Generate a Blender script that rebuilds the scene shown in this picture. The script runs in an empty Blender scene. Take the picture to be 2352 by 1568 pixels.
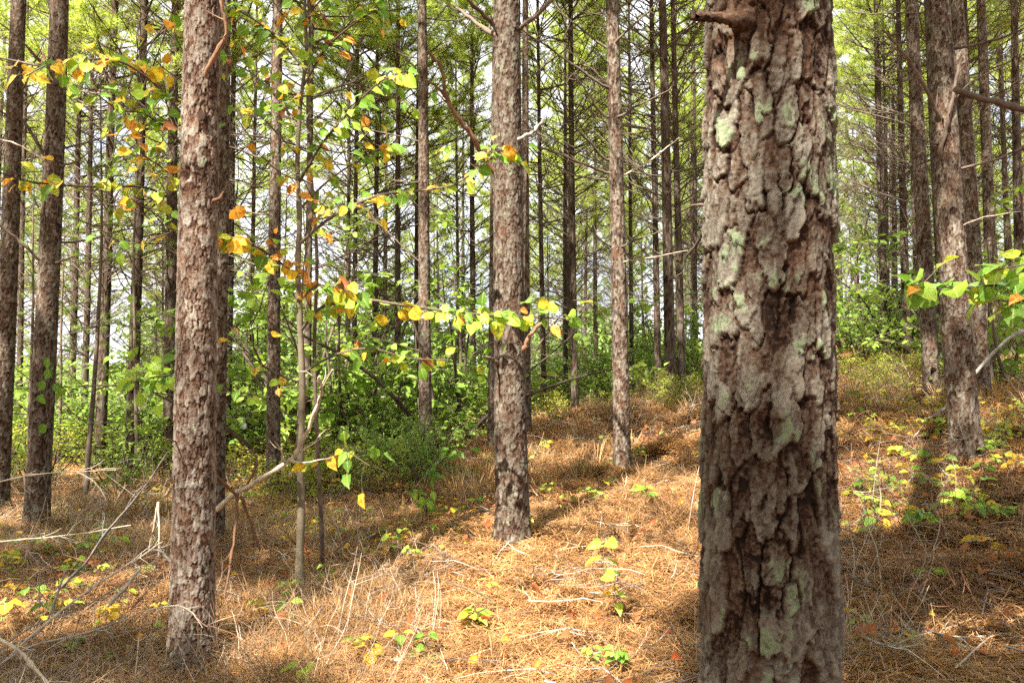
import bpy, math, random
import numpy as np
from mathutils import Vector, Matrix, Quaternion

random.seed(7)
RNG = np.random.default_rng(7)
SC = bpy.context.scene
COL = SC.collection
PI = math.pi

# ------------------------------------------------------------------ camera, sky, sun, exposure
W, H = 2352.0, 1568.0            # working picture units
LENS = 28.0
FPX = LENS / 36.0 * W
PITCH = math.radians(3.0)
CAM_Z = 1.6
cam_data = bpy.data.cameras.new('camera')
cam_data.lens = LENS
cam_data.sensor_width = 36.0
cam_data.clip_start = 0.05
cam_data.clip_end = 3000.0
cam_data.dof.use_dof = True
cam_data.dof.focus_distance = 6.5
cam_data.dof.aperture_fstop = 14.0
cam = bpy.data.objects.new('camera', cam_data)
COL.objects.link(cam)
cam.location = (0, 0, CAM_Z)
cam.rotation_euler = (math.radians(90) + PITCH, 0, 0)
SC.camera = cam

SUN_EL = math.radians(50.0)
SUN_AZ = math.radians(30.0)       # the light travels away from the camera, this far to the right
LDIR = np.array([math.sin(SUN_AZ) * math.cos(SUN_EL), math.cos(SUN_AZ) * math.cos(SUN_EL), -math.sin(SUN_EL)])
sun_data = bpy.data.lights.new('sun', 'SUN')
sun_data.energy = 5.0
sun_data.angle = math.radians(0.53)
sun_data.color = (1.0, 0.94, 0.84)
sun = bpy.data.objects.new('sun', sun_data)
COL.objects.link(sun)
sun.rotation_mode = 'QUATERNION'
sun.rotation_quaternion = Vector(LDIR).to_track_quat('-Z', 'Y')
sun.location = (-4, -20, 30)

world = bpy.data.worlds.new('World')
SC.world = world
world.use_nodes = True
wn, wl = world.node_tree.nodes, world.node_tree.links
wn.clear()
w_out = wn.new('ShaderNodeOutputWorld')
w_bg = wn.new('ShaderNodeBackground')
w_bg.inputs['Strength'].default_value = 0.05
w_sky = wn.new('ShaderNodeTexSky')
w_sky.sky_type = 'NISHITA'
w_sky.sun_disc = False
w_sky.sun_elevation = SUN_EL
w_sky.sun_rotation = math.atan2(-LDIR[0], -LDIR[1])
w_sky.air_density = 1.0
w_sky.dust_density = 1.5
w_tc = wn.new('ShaderNodeTexCoord')
w_map = wn.new('ShaderNodeMapping')
w_map.inputs['Scale'].default_value = (1.0, 1.0, 2.2)
w_noise = wn.new('ShaderNodeTexNoise')
w_noise.inputs['Scale'].default_value = 2.6
w_noise.inputs['Detail'].default_value = 7.0
w_noise.inputs['Roughness'].default_value = 0.55
w_ramp = wn.new('ShaderNodeValToRGB')
w_ramp.color_ramp.elements[0].position = 0.31
w_ramp.color_ramp.elements[0].color = (0.3, 0.3, 0.3, 1)
w_ramp.color_ramp.elements[1].position = 0.50
w_mix = wn.new('ShaderNodeMix')
w_mix.data_type = 'RGBA'
w_mix.inputs['B'].default_value = (6.4, 6.5, 6.7, 1)
wl.new(w_tc.outputs['Generated'], w_map.inputs['Vector'])
wl.new(w_map.outputs['Vector'], w_noise.inputs['Vector'])
wl.new(w_noise.outputs['Fac'], w_ramp.inputs['Fac'])
wl.new(w_ramp.outputs['Color'], w_mix.inputs['Factor'])
wl.new(w_sky.outputs['Color'], w_mix.inputs['A'])
wl.new(w_mix.outputs['Result'], w_bg.inputs['Color'])
wl.new(w_bg.outputs['Background'], w_out.inputs['Surface'])

SC.view_settings.view_transform = 'Standard'
SC.view_settings.look = 'None'
SC.view_settings.exposure = 2.5
SC.view_settings.gamma = 1.0
SC.view_settings.use_curve_mapping = False
SC.render.engine = 'CYCLES'
SC.cycles.max_bounces = 4
SC.cycles.diffuse_bounces = 3
SC.cycles.glossy_bounces = 1
SC.cycles.transmission_bounces = 4
SC.cycles.sample_clamp_indirect = 6.0
SC.cycles.use_denoising = False
SC.cycles.use_adaptive_sampling = True
SC.cycles.adaptive_threshold = 0.025

# ------------------------------------------------------------------ numeric helpers
def hash3(ix, iy, iz, seed):
    h = (ix.astype(np.int64) * 374761393 + iy.astype(np.int64) * 668265263 + iz.astype(np.int64) * 2147483647 + seed * 1274126177) & 0xFFFFFFFF
    h = ((h ^ (h >> 13)) * 1274126177) & 0xFFFFFFFF
    h = ((h ^ (h >> 16)) * 2246822519) & 0xFFFFFFFF
    return ((h ^ (h >> 15)) & 0xFFFFFF) / float(0xFFFFFF)

def vnoise(x, y, z, seed=0):
    x0, y0, z0 = np.floor(x), np.floor(y), np.floor(z)
    fx, fy, fz = x - x0, y - y0, z - z0
    fx, fy, fz = fx * fx * (3 - 2 * fx), fy * fy * (3 - 2 * fy), fz * fz * (3 - 2 * fz)
    out = 0
    for dx in (0, 1):
        for dy in (0, 1):
            for dz in (0, 1):
                w = (fx if dx else 1 - fx) * (fy if dy else 1 - fy) * (fz if dz else 1 - fz)
                out = out + w * hash3(x0 + dx, y0 + dy, z0 + dz, seed)
    return out * 2 - 1

def fbm(x, y, z, seed=0, octaves=3):
    a, t, f = 1.0, 0.0, 1.0
    for o in range(octaves):
        t = t + a * vnoise(x * f, y * f, z * f, seed + o * 17)
        a *= 0.5
        f *= 2.03
    return t

def sstep(a, b, x):
    t = np.clip((x - a) / (b - a), 0, 1)
    return t * t * (3 - 2 * t)

def worley(u, v, period, seed):
    iu, iv = np.floor(u), np.floor(v)
    f1 = np.full(u.shape, 9.0); f2 = np.full(u.shape, 9.0)
    rid = np.zeros(u.shape); du1 = np.zeros(u.shape); dv1 = np.zeros(u.shape)
    for a in (-1, 0, 1):
        for b in (-1, 0, 1):
            cu, cv = iu + a, iv + b
            wu = np.mod(cu, period)
            pu = cu + 0.5 + 0.78 * (hash3(wu, cv, cu * 0, seed) - 0.5) + 0.5 * (np.mod(cv, 2) - 0.5)
            pv = cv + 0.5 + 0.85 * (hash3(wu, cv, cu * 0 + 1, seed) - 0.5)
            d = (np.abs(u - pu) ** 2.8 + 0.75 * np.abs(v - pv) ** 2.8) ** (1 / 2.8)
            r = hash3(wu, cv, cu * 0 + 2, seed)
            near = d < f1
            f2 = np.where(near, f1, np.minimum(f2, d))
            rid = np.where(near, r, rid)
            du1 = np.where(near, u - pu, du1)
            dv1 = np.where(near, v - pv, dv1)
            f1 = np.where(near, d, f1)
    return f1, f2, rid, du1, dv1

def terrace(x, levels, sharp=0.30):
    t = x * levels
    f = np.floor(t)
    return (f + sstep(0.5 - sharp / 2, 0.5 + sharp / 2, t - f)) / levels

def bark_field(theta, z, R, cw, ch, seed):
    """height 0..1.2 of flaky plated pine bark at angle theta and height z, and a tone per flake"""
    n = max(5, int(round(2 * PI * R / cw)))
    cx, cy = np.cos(theta) * R, np.sin(theta) * R
    s = 1.0 / cw
    wu = fbm(cx * s * 0.9, cy * s * 0.9, z * s * 0.45, seed, 3)
    wv = fbm(cx * s * 1.1, cy * s * 1.1, z * s * 0.8, seed + 91, 3)
    rag = fbm(cx * s * 4.5, cy * s * 4.5, z * s * 3.2, seed + 33, 2)
    u = theta / (2 * PI) * n + 0.27 * wu + 0.085 * rag
    v = z / ch + 0.28 * wv + 0.085 * rag
    f1, f2, r1, du, dv = worley(u, v, n, seed + 5)
    e = f2 - f1
    # furrows: mostly upright ones run deep, many joints between plates stay shallow
    side = np.abs(du) / (np.abs(du) + np.abs(dv) * 0.9 + 1e-6)
    deep = sstep(-0.35, 0.25, fbm(cx * s * 0.8, cy * s * 0.8, z * s * 0.35, seed + 60, 2))
    crack = (1 - sstep(0.03, 0.13, e)) * (0.25 + 0.75 * deep) * (0.40 + 0.60 * side)
    big = 0.5 + 0.42 * fbm(cx * s * 1.3, cy * s * 1.3, z * s * 0.75, seed + 70, 3)
    g1, g2, r2, du2, dv2 = worley(u * 3 + 0.22 * wv, v * 2.4 + 0.22 * wu, n * 3, seed + 9)
    # every plate and every scale on it is flat, tilted a little so that its lower lip stands off
    hgt = 0.12 + 0.58 * r1 - 0.34 * dv * (1 - crack) + 0.34 * (r2 - 0.45) - 0.16 * dv2 + 0.14 * (big - 0.5) - 0.85 * crack
    hgt = hgt - 0.10 * (1 - sstep(0.0, 0.08, g2 - g1))
    k1, k2, r3, du3, dv3 = worley(u * 7 + 0.3 * rag, v * 8 + 0.3 * rag, n * 7, seed + 13)
    hgt = hgt + 0.10 * (r3 - 0.5) - 0.06 * dv3 + 0.03 * fbm(cx * s * 11, cy * s * 11, z * s * 8, seed + 31, 2)
    return hgt, np.clip(r1 * 0.25 + r2 * 0.3 + r3 * 0.25 + 0.25 * big, 0, 1)

# ------------------------------------------------------------------ mesh builder
class MB:
    """collects vertices and faces and links them as ONE mesh object"""
    def __init__(self):
        self.V = []; self.F = []; self.n = 0; self.A = {}
    def add(self, V, F, mat=0, attrs=None):
        V = np.asarray(V, dtype=np.float32)
        F = np.asarray(F, dtype=np.int32)
        if len(V) == 0 or len(F) == 0:
            return
        self.V.append(V); self.F.append((F + self.n, mat)); 
        for k in set(list(self.A) + list(attrs or {})):
            self.A.setdefault(k, [np.zeros(self.n, np.float32)] if self.n else [])
            self.A[k].append(np.asarray((attrs or {}).get(k, np.zeros(len(V))), dtype=np.float32))
        self.n += len(V)
    def mesh(self, name, mats, smooth=False):
        me = bpy.data.meshes.new(name)
        V = np.concatenate(self.V)
        me.vertices.add(len(V)); me.vertices.foreach_set('co', V.ravel())
        loops = np.concatenate([f.ravel() for f, m in self.F])
        sizes = np.concatenate([np.full(len(f), f.shape[1], np.int32) for f, m in self.F])
        mids = np.concatenate([np.full(len(f), m, np.int32) for f, m in self.F])
        starts = np.concatenate([[0], np.cumsum(sizes)[:-1]]).astype(np.int32)
        me.loops.add(len(loops)); me.loops.foreach_set('vertex_index', loops)
        me.polygons.add(len(sizes)); me.polygons.foreach_set('loop_start', starts)
        me.polygons.foreach_set('loop_total', sizes)
        me.polygons.foreach_set('material_index', mids)
        if smooth:
            me.polygons.foreach_set('use_smooth', np.ones(len(sizes), bool))
        for k, arrs in self.A.items():
            a = me.attributes.new(k, 'FLOAT', 'POINT')
            a.data.foreach_set('value', np.concatenate(arrs))
        for m in (mats if isinstance(mats, (list, tuple)) else [mats]):
            me.materials.append(m)
        me.update(calc_edges=True)
        return me

def link(name, me, parent=None, **props):
    o = bpy.data.objects.new(name, me)
    COL.objects.link(o)
    if parent is not None:
        o.parent = parent
    for k, v in props.items():
        o[k] = v
    return o

def thing(name, loc, label, category, group=None, rot=None):
    o = bpy.data.objects.new(name, None)
    o.empty_display_size = 0.1
    COL.objects.link(o)
    o.location = loc
    if rot is not None:
        o.rotation_mode = 'QUATERNION'; o.rotation_quaternion = rot
    o['label'] = label; o['category'] = category
    if group:
        o['group'] = group
    return o

def smooth_path(pts, n):
    """Catmull-Rom through pts, n samples per span"""
    P = np.asarray(pts, float)
    if len(P) < 3:
        return np.array([P[0] + (P[-1] - P[0]) * t for t in np.linspace(0, 1, n + 1)])
    Q = np.vstack([2 * P[0] - P[1], P, 2 * P[-1] - P[-2]])
    out = []
    for i in range(1, len(Q) - 2):
        p0, p1, p2, p3 = Q[i - 1], Q[i], Q[i + 1], Q[i + 2]
        for t in np.linspace(0, 1, n, endpoint=False):
            out.append(0.5 * ((2 * p1) + (-p0 + p2) * t + (2 * p0 - 5 * p1 + 4 * p2 - p3) * t * t + (-p0 + 3 * p1 - 3 * p2 + p3) * t ** 3))
    out.append(P[-1])
    return np.array(out)

def tube(mb, pts, radii, k=5, mat=0, cap=True):
    P = np.asarray(pts, float); n = len(P)
    R = np.asarray(radii, float)
    if R.ndim == 0:
        R = np.full(n, float(R))
    if len(R) != n:
        R = np.interp(np.linspace(0, 1, n), np.linspace(0, 1, len(R)), R)
    T = np.gradient(P, axis=0)
    T /= np.linalg.norm(T, axis=1, keepdims=True) + 1e-9
    ref = np.array([0.31, 0.77, 0.12]) if abs(T[:, 2]).mean() > 0.6 else np.array([0.05, 0.1, 1.0])
    A = np.cross(T, ref); A /= np.linalg.norm(A, axis=1, keepdims=True) + 1e-9
    B = np.cross(T, A)
    ang = np.arange(k) * 2 * PI / k
    V = P[:, None, :] + R[:, None, None] * (np.cos(ang)[None, :, None] * A[:, None, :] + np.sin(ang)[None, :, None] * B[:, None, :])
    V = V.reshape(-1, 3)
    i = np.arange(n - 1)[:, None] * k; j = np.arange(k)[None, :]; j2 = (j + 1) % k
    F = np.stack([i + j, i + j2, i + k + j2, i + k + j], axis=-1).reshape(-1, 4)
    mb.add(V, F, mat)
    if cap:
        for end, ctr in ((0, P[0]), (n - 1, P[-1])):
            base = end * k
            ring = V[base:base + k]
            idx = np.arange(k)
            F3 = np.stack([np.full(k, k), idx, (idx + 1) % k] if end else [np.full(k, k), (idx + 1) % k, idx], axis=-1)
            mb.add(np.vstack([ring, ctr]), F3, mat)

def unit(v):
    v = np.asarray(v, float)
    return v / (np.linalg.norm(v) + 1e-9)

# ------------------------------------------------------------------ materials
def new_mat(name):
    m = bpy.data.materials.new(name); m.use_nodes = True
    nt = m.node_tree; nt.nodes.clear()
    out = nt.nodes.new('ShaderNodeOutputMaterial')
    return m, nt, out

def N(nt, kind, **kw):
    n = nt.nodes.new(kind)
    for k, v in kw.items():
        if k in n.inputs:
            n.inputs[k].default_value = v
        else:
            setattr(n, k, v)
    return n

def ramp(nt, fac, stops):
    r = nt.nodes.new('ShaderNodeValToRGB')
    els = r.color_ramp.elements
    while len(els) < len(stops):
        els.new(0.5)
    for e, (p, c) in zip(els, stops):
        e.position = p; e.color = (c[0], c[1], c[2], 1) if len(c) == 3 else c
    nt.links.new(fac, r.inputs['Fac'])
    return r.outputs['Color']

def mixc(nt, fac, a, b, mode='MIX'):
    n = nt.nodes.new('ShaderNodeMix'); n.data_type = 'RGBA'; n.blend_type = mode
    for sock, val in (('Factor', fac), ('A', a), ('B', b)):
        s = n.inputs[0] if sock == 'Factor' else n.inputs[sock]
        if sock != 'Factor':
            s = [q for q in n.inputs if q.name == sock and q.type == 'RGBA'][0]
        if hasattr(val, 'links') or hasattr(val, 'is_linked'):
            nt.links.new(val, s)
        elif sock == 'Factor':
            s.default_value = val
        else:
            s.default_value = (*val, 1)
    return [q for q in n.outputs if q.type == 'RGBA'][0]

def math_node(nt, op, a, b=None, clamp=False):
    n = nt.nodes.new('ShaderNodeMath'); n.operation = op; n.use_clamp = clamp
    for i, v in enumerate((a, b)):
        if v is None:
            continue
        if hasattr(v, 'is_linked'):
            nt.links.new(v, n.inputs[i])
        else:
            n.inputs[i].default_value = v
    return n.outputs[0]

def noise(nt, scale, detail=3.0, vec=None, rough=0.55):
    n = nt.nodes.new('ShaderNodeTexNoise')
    n.inputs['Scale'].default_value = scale; n.inputs['Detail'].default_value = detail; n.inputs['Roughness'].default_value = rough
    if vec is not None:
        nt.links.new(vec, n.inputs['Vector'])
    return n.outputs['Fac']

def obj_coord(nt):
    return nt.nodes.new('ShaderNodeTexCoord').outputs['Object']

def bark_material(name, lichen=0.5, tint=(1, 1, 1), bump=0.3, soft=0.0, grain=0.8):
    m, nt, out = new_mat(name)
    at = N(nt, 'ShaderNodeAttribute', attribute_name='relief').outputs['Fac']
    tone = N(nt, 'ShaderNodeAttribute', attribute_name='tone').outputs['Fac']
    oc = obj_coord(nt)
    fine = noise(nt, 95.0, 6.0, oc, 0.75)
    f2 = math_node(nt, 'MULTIPLY', math_node(nt, 'SUBTRACT', fine, 0.5), grain)
    lev = math_node(nt, 'ADD', math_node(nt, 'ADD', math_node(nt, 'MULTIPLY', at, 1 - soft), 0.42 * soft), f2)
    c = ramp(nt, lev, [(0.0, (0.022, 0.012, 0.008)), (0.14, (0.070, 0.034, 0.020)), (0.26, (0.105, 0.062, 0.042)), (0.38, (0.112, 0.092, 0.075)), (0.90, (0.245, 0.228, 0.204))])
    tn = ramp(nt, tone, [(0.15, (0.70, 0.66, 0.64)), (0.5, (0.98, 0.96, 0.95)), (0.9, (1.22, 1.20, 1.17))])
    c = mixc(nt, 1.0, c, tn, 'MULTIPLY')
    red = noise(nt, 7.0, 3.0, oc)
    redf = ramp(nt, red, [(0.52, (0, 0, 0)), (0.72, (0.45, 0.45, 0.45))])
    c = mixc(nt, redf, c, (0.15, 0.075, 0.045))
    if lichen > 0:
        ln = math_node(nt, 'ADD', noise(nt, 9.0, 3.0, oc, 0.5), math_node(nt, 'MULTIPLY', math_node(nt, 'SUBTRACT', tone, 0.5), 0.42))
        lf = ramp(nt, ln, [(0.74 - 0.12 * lichen, (0, 0, 0)), (0.77 - 0.12 * lichen, (1, 1, 1))])
        hf = ramp(nt, at, [(0.38, (0, 0, 0)), (0.60, (1, 1, 1))])
        lf = math_node(nt, 'MULTIPLY', lf, hf)
        lf = math_node(nt, 'MULTIPLY', lf, 0.85)
        lc = ramp(nt, fine, [(0.3, (0.15, 0.20, 0.12)), (0.7, (0.30, 0.36, 0.23))])
        c = mixc(nt, lf, c, lc)
    c = mixc(nt, 1.0, c, tint, 'MULTIPLY')
    bs = N(nt, 'ShaderNodeBsdfPrincipled', Roughness=0.9)
    bs.inputs['Specular IOR Level'].default_value = 0.15
    nt.links.new(c, bs.inputs['Base Color'])
    bp = N(nt, 'ShaderNodeBump', Strength=bump, Distance=0.004)
    nt.links.new(fine, bp.inputs['Height'])
    nt.links.new(bp.outputs['Normal'], bs.inputs['Normal'])
    nt.links.new(bs.outputs[0], out.inputs['Surface'])
    return m

def leaf_material(name, c1, c2, blotch=None, trans=0.45, nscale=6.0, gloss=0.35, wr=0.5, wo=0.35, wz=0.2, veins=False):
    """thin leaf: diffuse plus light passing through; colour drifts from c1 to c2, with an optional second blotch colour"""
    m, nt, out = new_mat(name)
    tc = nt.nodes.new('ShaderNodeTexCoord')
    oi = nt.nodes.new('ShaderNodeObjectInfo')
    geo = nt.nodes.new('ShaderNodeNewGeometry')
    rn = geo.outputs['Random Per Island']
    vec = N(nt, 'ShaderNodeVectorMath', operation='ADD')
    nt.links.new(tc.outputs['Object'], vec.inputs[0])
    cmb = nt.nodes.new('ShaderNodeCombineXYZ')
    k = math_node(nt, 'MULTIPLY', oi.outputs['Random'], 40.0)
    nt.links.new(k, cmb.inputs[0]); nt.links.new(cmb.outputs[0], vec.inputs[1])
    nz = noise(nt, nscale, 3.0, vec.outputs[0])
    mixf = math_node(nt, 'ADD', math_node(nt, 'MULTIPLY', rn, wr), math_node(nt, 'MULTIPLY', oi.outputs['Random'], wo), True)
    mixf = math_node(nt, 'ADD', mixf, math_node(nt, 'MULTIPLY', nz, wz), True)
    c = mixc(nt, mixf, c1, c2)
    if blotch is not None:
        bf = ramp(nt, nz, [(0.50, (0, 0, 0)), (0.60, (1, 1, 1))])
        c = mixc(nt, bf, c, blotch)
    if veins:
        sp = noise(nt, 15.0, 2.0, vec.outputs[0])
        c = mixc(nt, ramp(nt, sp, [(0.66, (0, 0, 0)), (0.70, (0.8, 0.8, 0.8))]), c, (0.13, 0.06, 0.02))
        sx = nt.nodes.new('ShaderNodeSeparateXYZ'); nt.links.new(tc.outputs['Object'], sx.inputs[0])
        ax = math_node(nt, 'ABSOLUTE', sx.outputs[0])
        rib = ramp(nt, ax, [(0.012, (0.45, 0.45, 0.45)), (0.03, (0, 0, 0))])
        wv = math_node(nt, 'SINE', math_node(nt, 'MULTIPLY', math_node(nt, 'SUBTRACT', sx.outputs[1], math_node(nt, 'MULTIPLY', ax, 0.8)), 42.0))
        rib2 = ramp(nt, wv, [(0.80, (0, 0, 0)), (0.98, (0.28, 0.28, 0.28))])
        c = mixc(nt, rib, c, (0.62, 0.62, 0.30)); c = mixc(nt, rib2, c, (0.10, 0.12, 0.02))
    df = nt.nodes.new('ShaderNodeBsdfDiffuse'); tr = nt.nodes.new('ShaderNodeBsdfTranslucent')
    gl = N(nt, 'ShaderNodeBsdfGlossy', Roughness=0.45)
    nt.links.new(c, df.inputs['Color'])
    tcx = mixc(nt, 1.0, c, (1.45, 1.5, 0.85), 'MULTIPLY')
    nt.links.new(tcx, tr.inputs['Color'])
    m1 = N(nt, 'ShaderNodeMixShader'); m1.inputs[0].default_value = trans
    nt.links.new(df.outputs[0], m1.inputs[1]); nt.links.new(tr.outputs[0], m1.inputs[2])
    if gloss > 0:
        fr = N(nt, 'ShaderNodeFresnel', IOR=1.35)
        fm = math_node(nt, 'MULTIPLY', fr.outputs[0], gloss)
        m2 = N(nt, 'ShaderNodeMixShader')
        nt.links.new(fm, m2.inputs[0]); nt.links.new(m1.outputs[0], m2.inputs[1]); nt.links.new(gl.outputs[0], m2.inputs[2])
        nt.links.new(m2.outputs[0], out.inputs['Surface'])
    else:
        nt.links.new(m1.outputs[0], out.inputs['Surface'])
    return m

def wood_material(name, c1, c2, scale=18.0, rough=0.85):
    m, nt, out = new_mat(name)
    oc = obj_coord(nt)
    nz = noise(nt, scale, 4.0, oc)
    oi = nt.nodes.new('ShaderNodeObjectInfo')
    f = math_node(nt, 'ADD', math_node(nt, 'MULTIPLY', nz, 1.1), math_node(nt, 'MULTIPLY', oi.outputs['Random'], 0.3))
    c = ramp(nt, f, [(0.35, c1), (0.95, c2)])
    bs = N(nt, 'ShaderNodeBsdfPrincipled', Roughness=rough)
    bs.inputs['Specular IOR Level'].default_value = 0.2
    nt.links.new(c, bs.inputs['Base Color'])
    bp = N(nt, 'ShaderNodeBump', Strength=0.4, Distance=0.003)
    nt.links.new(noise(nt, scale * 5, 3.0, oc), bp.inputs['Height'])
    nt.links.new(bp.outputs['Normal'], bs.inputs['Normal'])
    nt.links.new(bs.outputs[0], out.inputs['Surface'])
    return m

M_BARK_HERO = bark_material('bark_lichen', 0.95, (0.60, 0.585, 0.53), 1.0, 0.0, 2.2)
M_BARK = bark_material('bark_near', 0.25, (0.66, 0.65, 0.60), 0.6, 0.15, 1.6)
M_BARK_SUNLIT = bark_material('bark_sunlit_tint', 0.3, (0.98, 0.95, 0.90), 0.6, 0.18, 1.6)  # lighter copy of the near bark, sunlight put into its tint
M_BARK_MOSSY = bark_material('bark_mossy', 0.5, (0.54, 0.535, 0.49), 0.6, 0.15, 1.5)
M_BARK_FAR = bark_material('bark_far', 0.0, (0.50, 0.485, 0.45), 0.4, 0.25, 1.2)
M_WOOD = wood_material('dead_branch_wood', (0.042, 0.029, 0.022), (0.135, 0.100, 0.076))
M_WOOD_BROWN = wood_material('brown_branch_wood', (0.085, 0.042, 0.024), (0.20, 0.11, 0.065))
M_WOOD_PALE = wood_material('bleached_wood', (0.13, 0.095, 0.065), (0.46, 0.385, 0.295), 26.0)
M_WOOD_GREY = wood_material('grey_weathered_wood', (0.07, 0.058, 0.050), (0.27, 0.245, 0.215), 26.0)
M_SAPLING = wood_material('sapling_bark', (0.040, 0.031, 0.021), (0.145, 0.120, 0.080), 14.0)
M_STUB = wood_material('stub_wood', (0.03, 0.014, 0.008), (0.15, 0.075, 0.042), 40.0)
M_NEEDLE = leaf_material('pine_needles', (0.18, 0.255, 0.052), (0.46, 0.50, 0.135), None, 0.6, 0.6, 0.08)
M_NEEDLE_YOUNG = leaf_material('young_needles', (0.12, 0.22, 0.04), (0.26, 0.35, 0.07), None, 0.42, 0.6, 0.12)
M_SHRUB = leaf_material('shrub_leaves', (0.075, 0.16, 0.024), (0.26, 0.36, 0.06), None, 0.45, 1.2, 0.3)
M_SHRUB_Y = leaf_material('shrub_leaves_yellowing', (0.15, 0.22, 0.035), (0.38, 0.36, 0.05), None, 0.45, 1.2, 0.25)
M_FAR = leaf_material('far_leaves', (0.12, 0.20, 0.06), (0.26, 0.34, 0.11), None, 0.4, 0.3, 0.0)
LEAFM = {
    'green': leaf_material('leaf_green', (0.070, 0.170, 0.020), (0.16, 0.30, 0.035), None, 0.45, veins=True),
    'lime': leaf_material('leaf_lime', (0.22, 0.38, 0.035), (0.34, 0.48, 0.06), None, 0.5, veins=True),
    'mixed': leaf_material('leaf_turning', (0.14, 0.24, 0.025), (0.26, 0.33, 0.03), (0.58, 0.40, 0.03), 0.48, veins=True),
    'yellow': leaf_material('leaf_yellow', (0.60, 0.40, 0.025), (0.72, 0.50, 0.05), (0.40, 0.22, 0.02), 0.48, 3.0, veins=True),
    'orange': leaf_material('leaf_orange', (0.56, 0.20, 0.025), (0.66, 0.32, 0.05), (0.36, 0.12, 0.02), 0.45, 4.0, veins=True),
    'brown': leaf_material('leaf_brown', (0.16, 0.055, 0.022), (0.30, 0.12, 0.05), None, 0.3, 5.0, 0.2),
    'red': leaf_material('leaf_red', (0.28, 0.045, 0.02), (0.42, 0.10, 0.03), None, 0.35, 5.0, 0.25),
    'pale': leaf_material('leaf_pale_dry', (0.42, 0.33, 0.22), (0.62, 0.53, 0.40), None, 0.25, 5.0, 0.2),
}
M_STRAW = leaf_material('pine_straw', (0.062, 0.020, 0.008), (0.66, 0.365, 0.148), None, 0.18, 1.0, 0.3, 0.75, 0.15, 0.1)
M_DRYGRASS = leaf_material('dry_grass', (0.11, 0.050, 0.019), (0.45, 0.265, 0.108), None, 0.3, 1.0, 0.2, 0.7, 0.2, 0.1)

# ------------------------------------------------------------------ terrain
CTRL = np.array([
    (0, 0, 0), (-3, 0, -0.12), (3, 0, 0.28), (0, -6, -0.2), (-8, -4, -0.4), (8, -4, 1.0),
    (-1.78, 4.4, 0.0), (0, 4.0, 0.20), (2.5, 4.0, 0.50), (0, 5.7, 0.40), (3.6, 6.3, 0.93), (-4.3, 7.4, 0.17),
    (-5.9, 9.0, 0.12), (1.1, 8.2, 0.66), (4.9, 9.3, 1.35), (-1.2, 11, 0.50), (-3.0, 10, 0.14), (-2.9, 19, 0.10),
    (1.1, 14, 1.05), (2.4, 12.1, 1.26), (7.2, 12, 1.66), (7.9, 17, 2.08), (-6.8, 13, 0.20), (-10, 20, -0.3),
    (-4, 26, -0.4), (1, 30, 0.3), (8, 30, 2.5), (15, 30, 3.9), (-15, 35, -2.2), (20, 15, 4.0), (-15, 10, -0.3),
    (10, 5, 1.9), (-10, 3, -0.4), (25, 45, 6.5), (10, 45, 3.0), (-5, 45, -1.8), (-25, 50, -4.0), (0, 50, -0.6)], float)

def _tps(ctrl, lam=0.02):
    P, hv = ctrl[:, :2], ctrl[:, 2]
    n = len(P)
    d = np.linalg.norm(P[:, None] - P[None], axis=-1)
    K = np.where(d > 0, d * d * np.log(d + 1e-9), 0) + lam * np.eye(n)
    A = np.zeros((n + 3, n + 3))
    A[:n, :n] = K; A[:n, n] = 1; A[:n, n + 1:] = P; A[n, :n] = 1; A[n + 1:, :n] = P.T
    return P, np.linalg.solve(A, np.concatenate([hv, np.zeros(3)]))
TP, TC = _tps(CTRL)

def hgt(x, y, bumps=True):
    x = np.atleast_1d(np.asarray(x, float)); y = np.atleast_1d(np.asarray(y, float))
    xc, yc = np.clip(x, -60, 60), np.clip(y, -30, 75)
    z = TC[-3] + TC[-2] * xc + TC[-1] * yc
    for (px, py), c in zip(TP, TC[:-3]):
        d2 = (xc - px) ** 2 + (yc - py) ** 2
        z = z + c * 0.5 * d2 * np.log(d2 + 1e-9)
    r = np.sqrt(x * x + y * y)
    far = 0.085 * np.clip(x, -45, 90) + 0.02 * np.clip(y, 0, 60) - 1.5 - 5.0 * sstep(35, 95, y) * sstep(10, -25, x - 0.12 * y) + 12 * sstep(180, 420, y) + 16 * sstep(400, 800, r)
    w = sstep(38, 62, r)
    z = z * (1 - w) + far * w
    if bumps:
        z = z + 0.035 * fbm(x * 0.9, y * 0.9, x * 0, 3, 3) + 0.012 * vnoise(x * 5, y * 5, x * 0, 8)
    return z

def h1(x, y):
    return float(hgt(x, y)[0])

def ray(px, py):
    dx, dz = (px - W / 2) / FPX, (H / 2 - py) / FPX
    c, s = math.cos(PITCH), math.sin(PITCH)
    return np.array([dx, c - dz * s, s + dz * c])

def at_depth(px, py, Y):
    """the point seen at picture place (px, py) that stands Y metres in front of the camera"""
    d = ray(px, py)
    return np.array([0, 0, CAM_Z]) + d * (Y / d[1])

def on_ground(px, py, lift=0.0, far=60.0):
    d = ray(px, py)
    ts = np.concatenate([np.arange(1.2, 14, 0.02), np.arange(14, far, 0.1)])
    P = np.array([0, 0, CAM_Z]) + ts[:, None] * d
    below = P[:, 2] < hgt(P[:, 0], P[:, 1]) + lift
    i = int(np.argmax(below)) if below.any() else len(ts) - 1
    p = P[i].copy(); p[2] = h1(p[0], p[1]) + lift
    return p

def grid_axis(core0, core1, step, far0, far1, grow=1.18):
    a = list(np.arange(core0, core1, step))
    s = step; v = a[-1]
    while v < far1:
        s *= grow; v += s; a.append(v)
    s = step; v = a[0]; b = []
    while v > far0:
        s *= grow; v -= s; b.append(v)
    return np.array(b[::-1] + a)

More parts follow.
